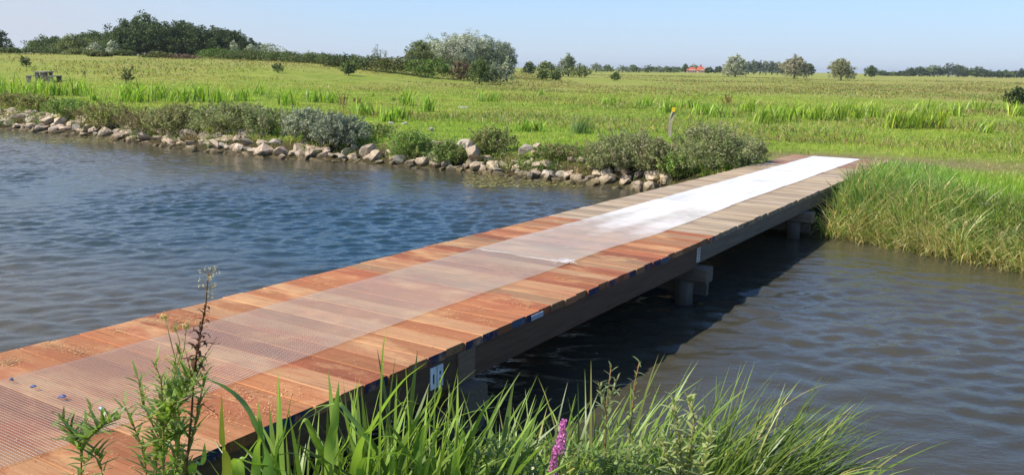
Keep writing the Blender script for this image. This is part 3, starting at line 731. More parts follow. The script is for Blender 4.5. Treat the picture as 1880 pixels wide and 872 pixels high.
for i, (px, pyb, pyt, w_, D, c, lab) in enumerate((
        (20, 96, 88, 60, 120, MID, 'low bramble at the left edge below the far dark tree'), (85, 97, 87, 80, 122, MID, 'low green bramble in front of the leftmost trees'), (150, 98, 90, 70, 120, OLIVE, 'low yellowish bramble in front of the round tree'),
        (226, 105, 92, 46, 112, MID, 'green bramble covering the left foot of the dark wood'), (285, 106, 95, 60, 104, (.11, .12, .04), 'olive bramble hump in front of the dark wood'), (185, 104, 96, 40, 104, (.10, .11, .04), 'small brownish bramble left of the olive hump'), (335, 108, 101, 54, 104, BROWN, 'brown low bramble at the foot of the dark wood'),
        (405, 112, 91, 70, 108, BRIGHT, 'tall bright green bramble where the hedge begins'), (455, 114, 93, 76, 106, MID, 'bramble left of the dip in the hedge'), (515, 115, 97, 76, 105, MID, 'bramble in the low middle of the hedge'),
        (575, 118, 100, 74, 104, MID, 'bramble below the faint pale bush'), (632, 122, 101, 66, 98, (.055, .085, .028), 'dark bramble with the thin upright shoots'), (680, 124, 103, 70, 96, MID, 'bramble left of the willow group'),
        (730, 128, 104, 70, 94, (.10, .115, .04), 'olive bramble below the leftmost willow'), (790, 131, 106, 64, 92, BRIGHT, 'bright green bramble in front of the big silver willow'), (905, 131, 116, 40, 92, SILVD, 'grey low bush at the right end of the hedge'))):
    far_plant('bramble_bush', px, pyb, pyt - (2 if px > 350 else 0), w_, D, c, lab, 'bush', 2600, .18, tr, hedge, trunk_h=.0, nl=7, shape=.5, tip=(.12, BROWN), stem=False, subr=.24, deep=.6, wide=1.55 if px > 350 else 1.2)
willows = 'willows of the middle group'
for px, pyb, pyt, w_, D, c, lab, n_, lf in ((772, 128, 70, 52, 118, OLIVE, 'small olive willow at the left of the middle group', 3200, .17),
                                            (792, 128, 63, 50, 132, OLIVE, 'olive willow between the small one and the big silver crown', 3000, .17),
                                            (820, 128, 58, 84, 120, SILV, 'big silver willow, brightest crown of the middle group', 7000, .17),
                                            (858, 128, 52, 84, 124, SILV, 'highest silver willow in the centre of the middle group', 7000, .17),
                                            (900, 128, 62, 74, 124, SILVD, 'darker silver willow right of the highest one', 5600, .17),
                                            (926, 128, 70, 44, 130, SILVD, 'rightmost dark willow sloping to the meadow', 3400, .17)):
    far_plant('willow_tree', px, pyb, pyt, w_, D, c, lab, 'tree', n_, lf, tr, willows, trunk_h=.04, nl=9, tip=(.10, SILVD), low=.3, subr=.24, colvar=.3, dens=3.0)
mids = 'bushes standing at the edge of the meadow'
for nm, px, pyb, pyt, w_, D, c, lab, n_ in (('broad_bush', 880, 137, 104, 42, 86, MID, 'round dark green bush in front of the silver willows', 2600), ('broad_bush', 846, 134, 107, 40, 92, BROWN, 'reddish brown bush left of the round green bush', 1800),
        ('silver_bush', 931, 131, 100, 22, 100, SILV, 'slim silver bush in front of the rightmost willow', 1200), ('broad_bush', 971, 127, 112, 26, 230, DARK2, 'small dark bush right of the willow group', 900),
        ('broad_bush', 1003, 127, 110, 34, 210, OLIVE, 'olive bush between the small dark bush and the lone tree', 1000), ('slender_tree', 1044, 124, 94, 22, 200, SILVD, 'lone slender grey green tree right of the willow group', 1300),
        ('broad_bush', 1034, 126, 104, 20, 205, SILVD, 'grey bush leaning against the lone slender tree', 700), ('broad_bush', 1064, 130, 116, 36, 190, OLIVE, 'olive scrub right of the lone slender tree', 900),
        ('broad_bush', 996, 139, 126, 18, 130, MID, 'tiny dark bush in the rough grass below the olive bush', 700), ('broad_bush', 1020, 140, 127, 20, 130, MID, 'tiny green bush in the rough grass below the lone tree', 700),
        ('broad_bush', 640, 127, 110, 24, 84, MID, 'small green bush at the foot of the hedge', 900), ('broad_bush', 230, 136, 121, 18, 60, (.15, .15, .065), 'spindly bush in the dry grass right of the picnic table', 130),
        ('broad_bush', 48, 116, 101, 20, 75, (.10, .11, .05), 'small dark bush just left of the picnic table', 200), ('broad_bush', 510, 124, 113, 18, 80, (.10, .13, .05), 'small dark bush below the hedge dip', 220),
        ('broad_bush', 1866, 180, 158, 36, 62, (.05, .07, .03), 'dark bush at the right edge of the photo', 1300), ('broad_bush', 1130, 141, 131, 16, 150, MID, 'tiny bush in the rough grass, right of the slender tree', 420)):
    far_plant(nm, px, pyb, pyt, w_, D, c, lab, 'bush' if 'bush' in nm else 'tree', n_, .0019 * D if D > 95 else .16, tr, mids, trunk_h=.02, nl=5, subr=.28, tip=(.2, OLIVE), sprigs=5 if D < 100 else 0)
far_t = 'far trees along the horizon'
HZ = [(1095, 128, 115, 26, 420, SILVD), (1115, 129, 119, 22, 500, MID), (1142, 129, 120, 26, 450, SILVD), (1163, 130, 119, 22, 500, MID), (1188, 131, 120, 30, 520, DARK2), (1208, 131, 121, 20, 560, SILVD), (1225, 131, 122, 22, 560, MID), (1240, 132, 122, 24, 600, MID),
      (1258, 131, 117, 14, 640, DARK2), (1274, 131, 118, 22, 660, MID), (1302, 132, 123, 16, 560, DARK2), (1318, 132, 121, 20, 560, DARK2)]
nmz = ['between the olive scrub and the houses, first from the left', 'low and green, second from the olive scrub', 'greyish, third from the olive scrub', 'green and rounded, fourth from the olive scrub', 'dark and wide, fifth from the olive scrub', 'greyish and small, sixth from the olive scrub',
       'green, two places left of the dark round one by the houses', 'wide, just left of the dark round one by the houses', 'dark and round, left of the red roofs', 'behind the two red roofs', 'dark and small, just right of the red roofs', 'dark and rounded, between red roofs and the tall willow']
for (px, pyb, pyt, w_, D, c), nm in zip(HZ, nmz):
    far_plant('broadleaf_tree', px, pyb, pyt, w_, D, c, 'tiny horizon tree ' + nm, 'tree', 420, .0017 * D, tr, far_t, trunk_h=.08, nl=4)
for px, pyb, pyt, w_, D, c, lab, n_ in ((1350, 139, 98, 36, 300, SILV, 'tall silver willow, left of the three lone willows', 2600), (1337, 139, 116, 24, 305, SILV, 'short silver bush at the left foot of the tall willow', 700),
                                        (1458, 144, 100, 46, 270, (.24, .22, .15), 'pale brownish willow, middle of the three lone willows', 2400), (1544, 147, 105, 44, 235, (.22, .22, .12), 'yellowish low willow with a visible trunk, rightmost of three', 2400),
                                        (1484, 136, 114, 20, 420, DARK2, 'dark tree behind the middle lone willow', 700), (1600, 137, 120, 24, 420, DARK2, 'small dark round tree standing alone right of the willows', 900)):
    far_plant('willow_tree' if 'willow' in lab[:28] else 'broadleaf_tree', px, pyb, pyt, w_, D, c, lab, 'tree', n_, .0015 * D, tr, 'lone trees on the far meadow', trunk_h=.10, nl=8, tip=(.15, OLIVE), subr=.26, colvar=.26, dens=2.6)
for k, (px, pyt) in enumerate(((1374, 111), (1384, 109), (1395, 110), (1406, 109), (1417, 110), (1427, 111), (1436, 114), (1446, 116), (1472, 118))):
    far_plant('poplar_tree', px, 135, pyt, 15, 520, SILVD if k % 2 else (.10, .125, .085), ('grey green' if k % 2 else 'darker') + ' tree of the even row behind lone willows, ' + ('first', 'second', 'third', 'fourth', 'fifth', 'sixth', 'seventh', 'eighth', 'last')[k] + ' from left', 'tree', 700, .75, tr, 'even row of trees behind the lone willows', trunk_h=.03, nl=4, shape=.3, low=.35)
BELT = [(1622, 130, 16), (1640, 132, 18), (1660, 130, 18), (1672, 124, 18), (1688, 122, 24), (1706, 119, 22), (1722, 120, 20), (1740, 114, 32), (1760, 118, 26), (1776, 124, 22), (1794, 122, 20), (1812, 128, 20), (1832, 129, 18), (1848, 128, 16), (1862, 130, 16), (1876, 126, 14)]
for k, (px, pyt, w_) in enumerate(BELT):
    far_plant('broadleaf_tree', px, 140, pyt, w_ * 1.3, 620, [DARK2, MID, (.06, .085, .035), (.05, .07, .03)][k % 4], ['dark', 'mid green', 'grey green', 'deep green'][k % 4] + ' tree of the far right belt, ' +
              ['first, lowest of all', 'second, low', 'third', 'fourth', 'fifth', 'sixth', 'seventh', 'eighth, the tallest', 'ninth, beside the tallest', 'tenth', 'eleventh', 'twelfth', 'thirteenth', 'fourteenth', 'fifteenth', 'last at the photo edge'][k] + ' from left', 'tree', 700, 1.0, tr, 'trees of the far right belt', trunk_h=.03, nl=4, low=.3)
# thin upright shoots above the hedge
sh = MB(); p0 = at(692, 104, 95)
for dx_, h_ in ((-.3, .8), (0, 1.2), (.35, .7), (.9, .5)):
    q = p0 + [dx_, 0, -1.2]; sh.tube([q, q + [.04, 0, h_ * .6 + .7], q + [.1, 0, h_ + 1.2]], [.03, .025, .01], (.12, .12, .08), 5)
    leaves(sh, q + np.stack([tr.normal(size=60) * .12, tr.normal(size=60) * .12, tr.uniform(1.2, h_ + 1.3, 60)], 1), .16, (.14, .15, .09), .4, 1, tr)
tag(sh.build('bare_shoots', M_far, loc=p0), 'thin feathery upright shoots rising above the hedge left of the willows', 'shrub')

# houses
for k, (px, D, w_, lab) in enumerate(((1268, 640, 13, 'red roofed farmhouse on the horizon, the wider left one'), (1286, 655, 10, 'red roofed farmhouse on the horizon, the right one with a chimney'))):
    b = at(px, 132, D); gz = float(ground_z(b[0], b[1])[0]); h = thing('farmhouse', (b[0], b[1], gz), lab, 'house', 'red roofed houses on the horizon')
    hw = w_ * D / FPX / 2 * 1.25; ev = at(px, 129.5, D)[2] - gz; rg = at(px, 124 if k == 0 else 123, D)[2] - gz; dp = 5.0
    wl_ = MB(); wl_.box(-hw, hw, -dp, dp, -.3, ev, (.42, .30, .24)); wl_.build('wall', M_house, h)
    rf = MB(); e_ = .5
    rf.add([(-hw - e_, -dp - e_, ev - .1), (hw + e_, -dp - e_, ev - .1), (hw + e_, dp + e_, ev - .1), (-hw - e_, dp + e_, ev - .1), (-hw * .75, 0, rg), (hw * .75, 0, rg)],
           [(0, 3, 2, 1), (0, 1, 5, 4), (2, 3, 4, 5)], (.48, .13, .065)); rf.f.append(np.array([(1, 2, 5), (3, 0, 4)])); r_ = rf.build('roof', M_house, h)
    if k: ch = MB(); ch.box(-.6, .6, -.5, .5, rg - 1.2, rg + 1.4, (.35, .12, .08)); ch.build('chimney', M_house, r_)
    for q in (-.5, 0, .5):
        wi = MB(); wi.box(q * hw - .6, q * hw + .6, -dp - .08, -dp + .02, 1.0, 2.2, (.75, .75, .72)); wi.build('window', M_paint, h)

# ------------------------------------------------------------------ picnic table and posts
b = at(80, 130.5, 62); gz = float(ground_z(b[0], b[1])[0]); pt = thing('picnic_table', (b[0], b[1], gz), 'weathered dark wooden picnic table with two benches on the far meadow', 'picnic table')
k = .95; cw = (.22, .185, .16)
m = MB(); m.box(-.42, .42, -1.0, 1.0, .70, .78, (.36, .32, .28)); m.build('tabletop', M_oldwood, pt)
for sx in (-1, 1):
    m = MB(); m.box(sx * .78 - .19, sx * .78 + .19, -1.0, 1.0, .42, .48, (.36, .32, .28)); m.build('bench_seat', M_oldwood, pt)
    for sy in (-.86, .86):
        m = MB(); m.box(sx * .78 - .16, sx * .78 + .16, sy - .09, sy + .09, -.1, .419, cw); m.build('bench_leg', M_oldwood, pt)
for sy in (-.86, .86):
    m = MB(); m.box(-.30, -.06, sy - .09, sy + .09, -.1, .699, cw); m.build('table_leg', M_oldwood, pt)
    m = MB(); m.box(.06, .30, sy - .09, sy + .09, -.1, .699, cw); m.build('table_leg', M_oldwood, pt)
pt.rotation_euler = (0, 0, math.radians(8)); pt.scale = (.92, .92, .95)
D = 26.5; b = at(1230, 240, D); gz = float(ground_z(b[0], b[1])[0]); top = at(1233, 198, D)[2] - gz
mp_ = thing('marker_post', (b[0], b[1], gz), 'wooden marker post with a yellow painted top standing in the meadow', 'post')
m = MB(); m.tube([(0, 0, -.3), (.0, 0, top * .5), (.075, 0, top - .13)], [.070, .069, .068], (.34, .29, .23), 4); m.build('post', M_oldwood, mp_)
m = MB(); m.tube([(.0755, 0, top - .1295), (.083, 0, top - .002), (.084, 0, top)], [.0695, .0695, .05], (.75, .52, .02), 4); m.build('painted_top', M_paint, mp_)
b = at(155, 124, 66); gz = float(ground_z(b[0], b[1])[0]); m = MB(); m.tube([(b[0], b[1], gz - .1), (b[0], b[1], gz + .3), (b[0] + .01, b[1], gz + .46)], [.045, .045, .04], (.12, .10, .08), 6)
tag(m.build('stake', M_bark, loc=(b[0], b[1], gz)), 'short thin dark stake in the meadow right of the picnic table', 'stake')
b = at(850, 196, 44); gz = float(ground_z(b[0], b[1])[0]); m = MB(); m.box(b[0] - .24, b[0] + .24, b[1] - .1, b[1] + .1, gz - .02, gz + .07, (.62, .60, .52)); tag(m.build('pale_board', M_oldwood, loc=(b[0], b[1], gz)), 'pale short board lying flat in the meadow grass', 'board')
# ------------------------------------------------------------------ shrubs and weeds along the far bank
sr_ = np.random.default_rng(41)
BK = 'shrubs and weeds along the stony bank'
HERB = (.22, .25, .08); BLUEG = (.23, .26, .18); SHRUB = (.18, .215, .085); GREENW = (.17, .27, .06)
for px, pyb, pyt, w_, D, c, lab, n_, lf, tp in (
        (18, 212, 168, 80, 35.2, (.20, .18, .07), 'low yellowish weed bush at the left photo edge above the rocks', 2600, .075, HERB),
        (72, 216, 172, 60, 33.9, HERB, 'low olive weed above the rocks, second from the left edge', 2000, .07, (.2, .15, .07)),
        (128, 224, 178, 70, 32.2, GREENW, 'greener low weed above the rocks with iris leaves behind', 2400, .07, HERB),
        (200, 236, 186, 96, 30.3, HERB, 'wide olive weed bush under the second iris bed', 3400, .07, (.22, .17, .08)),
        (262, 246, 194, 72, 28.7, (.17, .13, .075), 'brownish low weed between olive bushes, over bare earth', 2000, .065, HERB),
        (330, 250, 188, 104, 27.6, (.215, .235, .09), 'broad olive bank shrub, leftmost of the big shrubs', 6500, .07, (.24, .22, .12)),
        (418, 256, 184, 116, 26.6, (.20, .235, .09), 'broad olive bank shrub with iris leaves behind its top', 6500, .07, (.24, .23, .14)),
        (498, 258, 194, 84, 26, (.19, .23, .09), 'olive shrub touching the blue grey willow shrub', 4600, .07, (.22, .22, .14)),
        (566, 274, 196, 86, 24.9, BLUEG, 'blue grey willow shrub, left one of the pair', 6000, .07, (.26, .28, .2)),
        (624, 280, 206, 92, 24.3, (.18, .21, .15), 'blue grey willow shrub, right darker one hanging over the rocks', 6000, .07, (.22, .24, .18)),
        (690, 272, 225, 60, 25.5, HERB, 'thin olive weed right of the blue grey shrub', 1600, .06, GREENW),
        (756, 306, 234, 62, 22.9, GREENW, 'bright green bushy weed among the rocks, reaching the water', 4600, .055, HERB),
        (820, 308, 254, 52, 22.2, (.125, .19, .05), 'small green weed left of the large pale boulder', 2600, .05, HERB),
        (910, 298, 232, 78, 22.4, (.15, .19, .055), 'rounded leafy weed right of the large pale boulder', 5200, .055, (.22, .2, .09)),
        (1034, 296, 264, 84, 21.3, (.14, .19, .05), 'low weeds above the bare stretch of rocks', 2600, .05, (.22, .16, .1)),
        (1100, 326, 256, 58, 20.2, SHRUB, 'sparse brownish twigged shrub left of the dark shrub', 2800, .05, (.22, .19, .1)),
        (1150, 332, 232, 112, 19.8, SHRUB, 'dark shrub with white flecked leaves on the bank left of the post', 8200, .05, (.26, .24, .15)),
        (1206, 336, 246, 64, 19.3, (.165, .19, .08), 'shrub right below the marker post', 4200, .05, (.24, .22, .13)),
        (1244, 334, 272, 56, 19.0, GREENW, 'green low weed between the two dark shrubs', 3000, .05, HERB),
        (1308, 330, 222, 134, 18.7, (.175, .215, .085), 'largest dark shrub against the far end of the bridge', 10500, .048, (.25, .24, .14)),
        (1364, 302, 246, 74, 19.1, (.175, .215, .085), 'right shoulder shrub leaning over the weathered deck', 4200, .048, (.24, .22, .13))):
    far_plant('bank_shrub', px, pyb, pyt, w_, D - .5, c, lab, 'shrub', n_, lf, sr_, BK, nl=7, tip=(.3, tp), trunk_h=.0, mat=M_shrub, asp=.38, subr=.25, colvar=.30, shape=.55, deep=.8, low=.3, wide=1.25, dens=1.7, sprigs=34)
for px, pyb, pyt, D, lab in ((630, 206, 168, 38, 'reddish brown dock seed stalk beside the iris leaves'), (1336, 186, 172, 60, 'small brown dock stalk in the long iris row'), (1335, 198, 178, 52, 'brown seed stalk left end of the long iris row'), (657, 198, 180, 44, 'thin brown stalk right of the dock')):
    b_ = at(px, pyb, D); gz = float(ground_z(b_[0], b_[1])[0]); h_ = at(px, pyt, D)[2] - gz; m = MB()
    for k in range(5):
        q = np.array([sr_.normal() * .10, sr_.normal() * .1, 0]); e = q + [sr_.normal() * .12, sr_.normal() * .1, h_ * sr_.uniform(.75, 1)]
        m.tube([q, (q + e) / 2, e], [.012, .01, .006], (.15, .08, .05), 5)
        tt = sr_.uniform(.35, 1, 70)[:, None]; leaves(m, q + (e - q) * tt + sr_.normal(size=(70, 3)) * .035, .05, (.17, .085, .055), .6, 0, sr_)
    o = m.build('dock_plant', M_leaf); o.location = (b_[0], b_[1], gz); tag(o, lab, 'plant', 'brown dock stalks in the meadow')

# ------------------------------------------------------------------ iris clumps in the meadow
ir = np.random.default_rng(51)
IR = 'iris clumps in the meadow'
def iris_clump(px, pyb, pyt, w_, lab, n_=46, col=(.16, .27, .045), D=None, name='iris_clump', bw=.068, lean=.2):
    p = onz(px, pyb, -.28) if D is None else at(px, pyb, D)
    for _ in range(6):                                             # settle on the terrain
        gz = float(ground_z(p[0], p[1])[0]); 
        if D is None: q = onz(px, pyb, min(gz, .9)); p = q if q[1] > 0 and q[1] < 70 else p
    gz = float(ground_z(p[0], p[1])[0]); D_ = p[1]; h_ = (pyb - pyt) * D_ / FPX * 1.12; W = w_ * D_ / FPX
    bs = np.stack([ir.normal(size=n_) * W * .24, ir.normal(size=n_) * W * .16, np.full(n_, -.03)], 1); bs[:, :2] = np.clip(bs[:, :2], -W * .5, W * .5)
    az = ir.uniform(0, 6.28, n_) * .5 + np.arctan2(bs[:, 0], bs[:, 1]) * .5 + .5
    m = MB(); c = np.asarray(col) * ir.uniform(.42, 1.25, (n_, 1)) * np.where(ir.uniform(size=(n_, 1)) < .12, np.array([[1.5, 1.15, 1.0]]), 1.0)
    ribbons(m, bs, h_ * ir.uniform(.6, 1.08, n_), bw * ir.uniform(.7, 1.25, n_), az, ir.uniform(.02, lean * 2, n_), ir.uniform(.1, 1.3, n_), c, 5, None, .55, ir, 1.2)
    o = m.build(name, M_blade); o.location = (p[0], p[1], gz); return tag(o, lab, 'iris' if name == 'iris_clump' else 'grass tuft', IR if name == 'iris_clump' else 'dark tufts in the meadow')
CL = [(14, 176, 134, 60, 'iris clump cut by the left photo edge'), (58, 178, 140, 54, 'iris clump second from the left edge, below the picnic table'), (98, 176, 142, 50, 'iris clump below the right bench of the picnic table'), (140, 176, 136, 60, 'dense iris clump right of the picnic table'),
      (75, 168, 140, 40, 'shorter iris leaves tucked behind the clumps below the picnic table'), (172, 186, 168, 20, 'tiny iris tuft alone right of the dense clump'),
      (232, 188, 146, 56, 'first iris clump of the central bed'), (262, 186, 146, 50, 'second iris clump of the central bed'), (292, 182, 146, 46, 'paler iris clump in the middle of the central bed'), (330, 188, 148, 54, 'tall iris clump right of the middle of the central bed'), (368, 188, 148, 56, 'iris clump with leaves leaning right in the central bed'), (396, 190, 154, 36, 'last thin iris clump of the central bed'),
      (440, 186, 154, 46, 'iris clump behind the olive bank shrub top'), (480, 174, 152, 32, 'small upright iris clump above the olive shrub'), (525, 194, 160, 44, 'iris clump behind the left blue grey shrub'), (576, 188, 160, 40, 'iris clump between the blue grey shrubs and the dock'), (606, 190, 164, 36, 'iris clump just left of the reddish dock'),
      (668, 212, 178, 38, 'iris clump right of the reddish dock'), (712, 224, 192, 36, 'dark iris clump above the three grey stones, left'), (733, 220, 190, 30, 'paler iris clump leaning on the dark one'), (745, 194, 160, 36, 'tallest free standing iris clump left of the pale board'), (780, 206, 172, 32, 'free standing iris clump nearest the pale board'),
      (884, 187, 165, 26, 'left half of the iris pair right of the pale board'), (906, 187, 166, 26, 'right half of the iris pair right of the pale board'), (962, 242, 216, 28, 'low iris clump above the rounded weed, left'), (984, 242, 218, 22, 'low iris clump above the rounded weed, right'),
      (1118, 195, 173, 34, 'single compact iris clump left of the marker post'), (994, 176, 163, 18, 'faint tiny iris tuft in the middle of the meadow'),
      (1185, 196, 174, 40, 'sparse iris clump left of the marker post top'), (1222, 208, 176, 40, 'iris clump just behind the marker post'), (1262, 200, 176, 40, 'iris clump right of the marker post'), (1290, 212, 184, 44, 'iris clump above the largest dark shrub'), (1320, 216, 186, 38, 'iris clump above the right part of the largest shrub'),
      (1370, 206, 178, 44, 'iris clump at the start of the long row'), (1402, 228, 186, 44, 'tall yellow green iris clump in the long row'), (1436, 224, 182, 48, 'iris clump second in the long row'), (1470, 218, 182, 44, 'iris clump third in the long row'), (1500, 222, 184, 44, 'bright iris clump in the middle of the long row'), (1530, 222, 184, 40, 'bright yellowish iris clump right of the middle of the row'),
      (1566, 218, 180, 46, 'iris clump in the row above the white bridge end'), (1600, 216, 182, 44, 'darker iris clump in the row above the tall bank grass'), (1640, 236, 196, 50, 'tall pale iris clump standing forward of the row'), (1676, 236, 192, 50, 'wide iris clump standing forward of the row'), (1722, 236, 190, 54, 'rightmost forward iris clump of the row'),
      (1700, 212, 178, 50, 'iris clump behind the forward ones'), (1750, 214, 180, 46, 'iris clump near the right end of the row'), (1790, 206, 176, 44, 'thin iris clump at the right end of the row'), (1806, 244, 216, 34, 'small isolated iris clump low right of the row'), (1846, 206, 180, 46, 'yellowish iris clump near the right photo edge'), (1872, 214, 186, 36, 'last iris clump at the right photo edge')]
for px, pyb, pyt, w_, lab in CL:
    iris_clump(px, pyb, pyt, w_, lab, int(14 + w_ * .75), (.215, .335, .055) if px < 1350 else (.24, .34, .055))
iris_clump(1068, 246, 212, 44, 'dense blue green grass tuft casting a dark shadow left of the post', 160, (.09, .165, .06), name='grass_tuft', bw=.014)
iris_clump(1240, 258, 246, 24, 'small dark weed tuft at the foot of the marker post', 60, (.09, .15, .04), name='grass_tuft', bw=.014)
iris_clump(722, 186, 176, 14, 'very small dark tuft between iris clumps left of the pale board', 30, (.08, .14, .04), name='grass_tuft', bw=.02)

# ------------------------------------------------------------------ grass
gr = np.random.default_rng(61)
def scatter(n, d0, d1, a0, a1, power=1.0):
    u = gr.uniform(size=n); d = (d0 ** (1 - power) + u * (d1 ** (1 - power) - d0 ** (1 - power))) ** (1 / (1 - power)) if power != 1 else d0 * (d1 / d0) ** u
    a = np.radians(gr.uniform(a0, a1, n)); return d * np.sin(a), d * np.cos(a), d
x, y, d = scatter(150000, 11.5, 75, -36, 36, .6)
sd, far = shore_dist(x, y); s_ = x * SD[0] + y * SD[1]; a_ = x * SP[0] + y * SP[1]
bare = np.exp(-((s_ - 21.3) / 1.5) ** 2 - ((a_ + 4.0) / 3.0) ** 2) + .7 * np.exp(-((s_ - 22.5) / 1.7) ** 2 - ((a_ + 1.5) / 3.8) ** 2)
k = far & ((sd > .75) | ((sd > .25) & (gr.uniform(size=len(x)) < .35 * (vnoise(x, y, 1.3, 39) > 0)))) & (gr.uniform(size=len(x)) > bare * .9) & ~((s_ < 21.2) & (a_ > -5.6) & (a_ < -3.0)); x, y, d, sd = x[k], y[k], d[k], sd[k]
pat = vnoise(x, y, 5, 31) + .5 * vnoise(x, y, 1.6, 32); t = np.clip(.5 + .55 * pat, 0, 1)[:, None]
c = np.array([(.15, .25, .03)]) * (1 - t) + np.array([(.25, .31, .055)]) * t; c = c * gr.uniform(.70, 1.2, (len(x), 1)) * (1 - .42 * np.clip(vnoise(x, y, 3.2, 37) + .4 * vnoise(x, y, .9, 38), 0, 1))[:, None]; dryk = gr.uniform(size=len(x)) < (.08 + .30 * smooth(40, 75, d) * (x / y < .2) + .5 * np.clip(vnoise(x, y, 6, 36), 0, 1) ** 1.5); c[dryk] = np.array([.33, .27, .11]) * gr.uniform(.7, 1.2, (dryk.sum(), 1))
tall = 1 + 1.3 * np.clip(vnoise(x, y, 2.2, 33), 0, 1) ** 2 + 1.0 * smooth(2.2, .8, sd)
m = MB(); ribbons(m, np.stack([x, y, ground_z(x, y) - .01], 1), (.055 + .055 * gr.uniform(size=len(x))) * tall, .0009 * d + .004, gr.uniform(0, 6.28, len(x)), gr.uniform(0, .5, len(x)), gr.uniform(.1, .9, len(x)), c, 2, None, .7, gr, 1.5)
tag(m.build('meadow_grass', M_blade), 'short grazed grass covering the sunny meadow behind the bank', 'grass', kind='stuff')
x, y, d = scatter(150000, 26, 330, -36, 36, .9)
sd, far = shore_dist(x, y); pat = vnoise(x, y, 16, 41) + .6 * vnoise(x, y, 5, 42)
k = far & (sd > 9) & (1.7 * pat + smooth(50, 100, d) * .8 - .25 * smooth(60, 30, d) > .45 + .25 * gr.normal(size=len(x))); x, y, d, pat = x[k], y[k], d[k], pat[k]
P4 = np.array([(.13, .17, .045), (.23, .21, .08), (.19, .13, .065), (.10, .15, .04), (.28, .25, .11)]); c = P4[np.clip(((vnoise(x, y, 11, 43) + 1) * 2.4 + gr.normal(size=len(x)) * .7).astype(int), 0, 4)] * gr.uniform(.75, 1.2, (len(x), 1))
m = MB(); ribbons(m, np.stack([x, y, ground_z(x, y) - .03], 1), gr.uniform(.10, .30, len(x)) * (1 + .5 * pat), .0011 * d, gr.uniform(0, 6.28, len(x)), gr.uniform(.1, .9, len(x)), gr.uniform(.3, 1.2, len(x)), c, 2, None, .5, gr, 1.5)
tag(m.build('rough_grass', M_blade), 'rough olive and brown herbs of the distant meadow', 'grass', kind='stuff')

# tall grass of the right bank: green above, bleached stems hanging to the water
def bankgrass(n, sd0, sd1, h0, h1, cols, wid, lean, droop, tip, xr, name, lab, out=0.0, seg=5):
    x = gr.uniform(xr[0], xr[1], n * 6); y = gr.uniform(4, 19, n * 6); sd, far = shore_dist(x, y); a_ = x * SP[0] + y * SP[1]; s_ = x * SD[0] + y * SD[1]
    edge = sd1 + .6 * vnoise(x, y, 1.0, 71) + 0 * x
    k = far & (sd > sd0) & (sd < edge) & (a_ > -2.95) & (s_ > 12); x, y, sd = x[k][:n], y[k][:n], sd[k][:n]; N = len(x)
    e = .25; gx = (shore_dist(x + e, y)[0] - shore_dist(x - e, y)[0]); gy = (shore_dist(x, y + e)[0] - shore_dist(x, y - e)[0]); outaz = np.arctan2(-gx, -gy)
    clump = vnoise(x, y, .7, 72)
    az = np.where(gr.uniform(size=N) < out, outaz + gr.normal(size=N) * .6, gr.uniform(0, 6.28, N) * .6 + 1.0)
    c = np.asarray(cols)[gr.integers(len(cols), size=N)] * gr.uniform(.7, 1.25, (N, 1)) * (1 + .25 * clump[:, None])
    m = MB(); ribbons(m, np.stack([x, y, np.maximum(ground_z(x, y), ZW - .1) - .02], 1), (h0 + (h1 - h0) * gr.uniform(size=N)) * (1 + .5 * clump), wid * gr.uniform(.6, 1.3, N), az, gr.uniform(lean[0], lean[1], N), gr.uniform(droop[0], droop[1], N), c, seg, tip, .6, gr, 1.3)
    tag(m.build(name, M_blade), lab, 'grass', kind='stuff')
bankgrass(8000, .22, 2.2, .22, .72, [(.155, .24, .075), (.18, .27, .08), (.12, .19, .065), (.26, .28, .12), (.38, .33, .17)], .022, (.05, .6), (.3, 1.9), None, (4.3, 11), 'tall_grass', 'tall green grass on the bank right of the bridge', .45)
bankgrass(11000, -.15, .85, .28, .72, [(.44, .36, .19), (.36, .29, .15), (.50, .43, .27), (.20, .27, .08), (.16, .25, .07)], .017, (.2, .9), (.2, 1.9), None, (4.3, 11), 'dry_grass', 'bleached dry stems hanging over the water at the right bank', .75)
bankgrass(7000, 1.8, 5.0, .18, .45, [(.15, .28, .035), (.18, .31, .04), (.20, .28, .06)], .011, (.0, .3), (.1, .8), None, (5.2, 14), 'bright_grass', 'bright short grass behind the tall bank grass on the right', .2, 4)

# grass leaning over the right edge of the far landing
x = gr.uniform(4.5, 11, 26000); y = gr.uniform(11, 19, 26000); a_ = x * SP[0] + y * SP[1]; s_ = x * SD[0] + y * SD[1]; sd, far = shore_dist(x, y)
k = far & (sd > .1) & (a_ > -3.06) & (a_ < -1.5 + .5 * vnoise(x, y, 1, 77)) & (s_ > 15.2) & (s_ < 20.2 + .6 * vnoise(x, y, .8, 78)); x, y, s_ = x[k][:3600], y[k][:3600], s_[k][:3600]; N = len(x)
c = np.array([(.155, .26, .07), (.18, .29, .075), (.12, .20, .06), (.26, .29, .11)])[gr.integers(4, size=N)] * gr.uniform(.7, 1.2, (N, 1))
m = MB(); ribbons(m, np.stack([x, y, ground_z(x, y) - .02], 1), gr.uniform(.18, .46, N) * (1 - .35 * smooth(18, 20.5, s_)) * (1 + .4 * vnoise(x, y, .6, 79)), .018 * gr.uniform(.6, 1.3, N), gr.uniform(0, 6.28, N), gr.uniform(0, .5, N), gr.uniform(.2, 1.6, N), c, 5, None, .6, gr, 1.3)
tag(m.build('landing_grass', M_blade), 'grass leaning over the right edge of the bridge at the far landing', 'grass', kind='stuff')

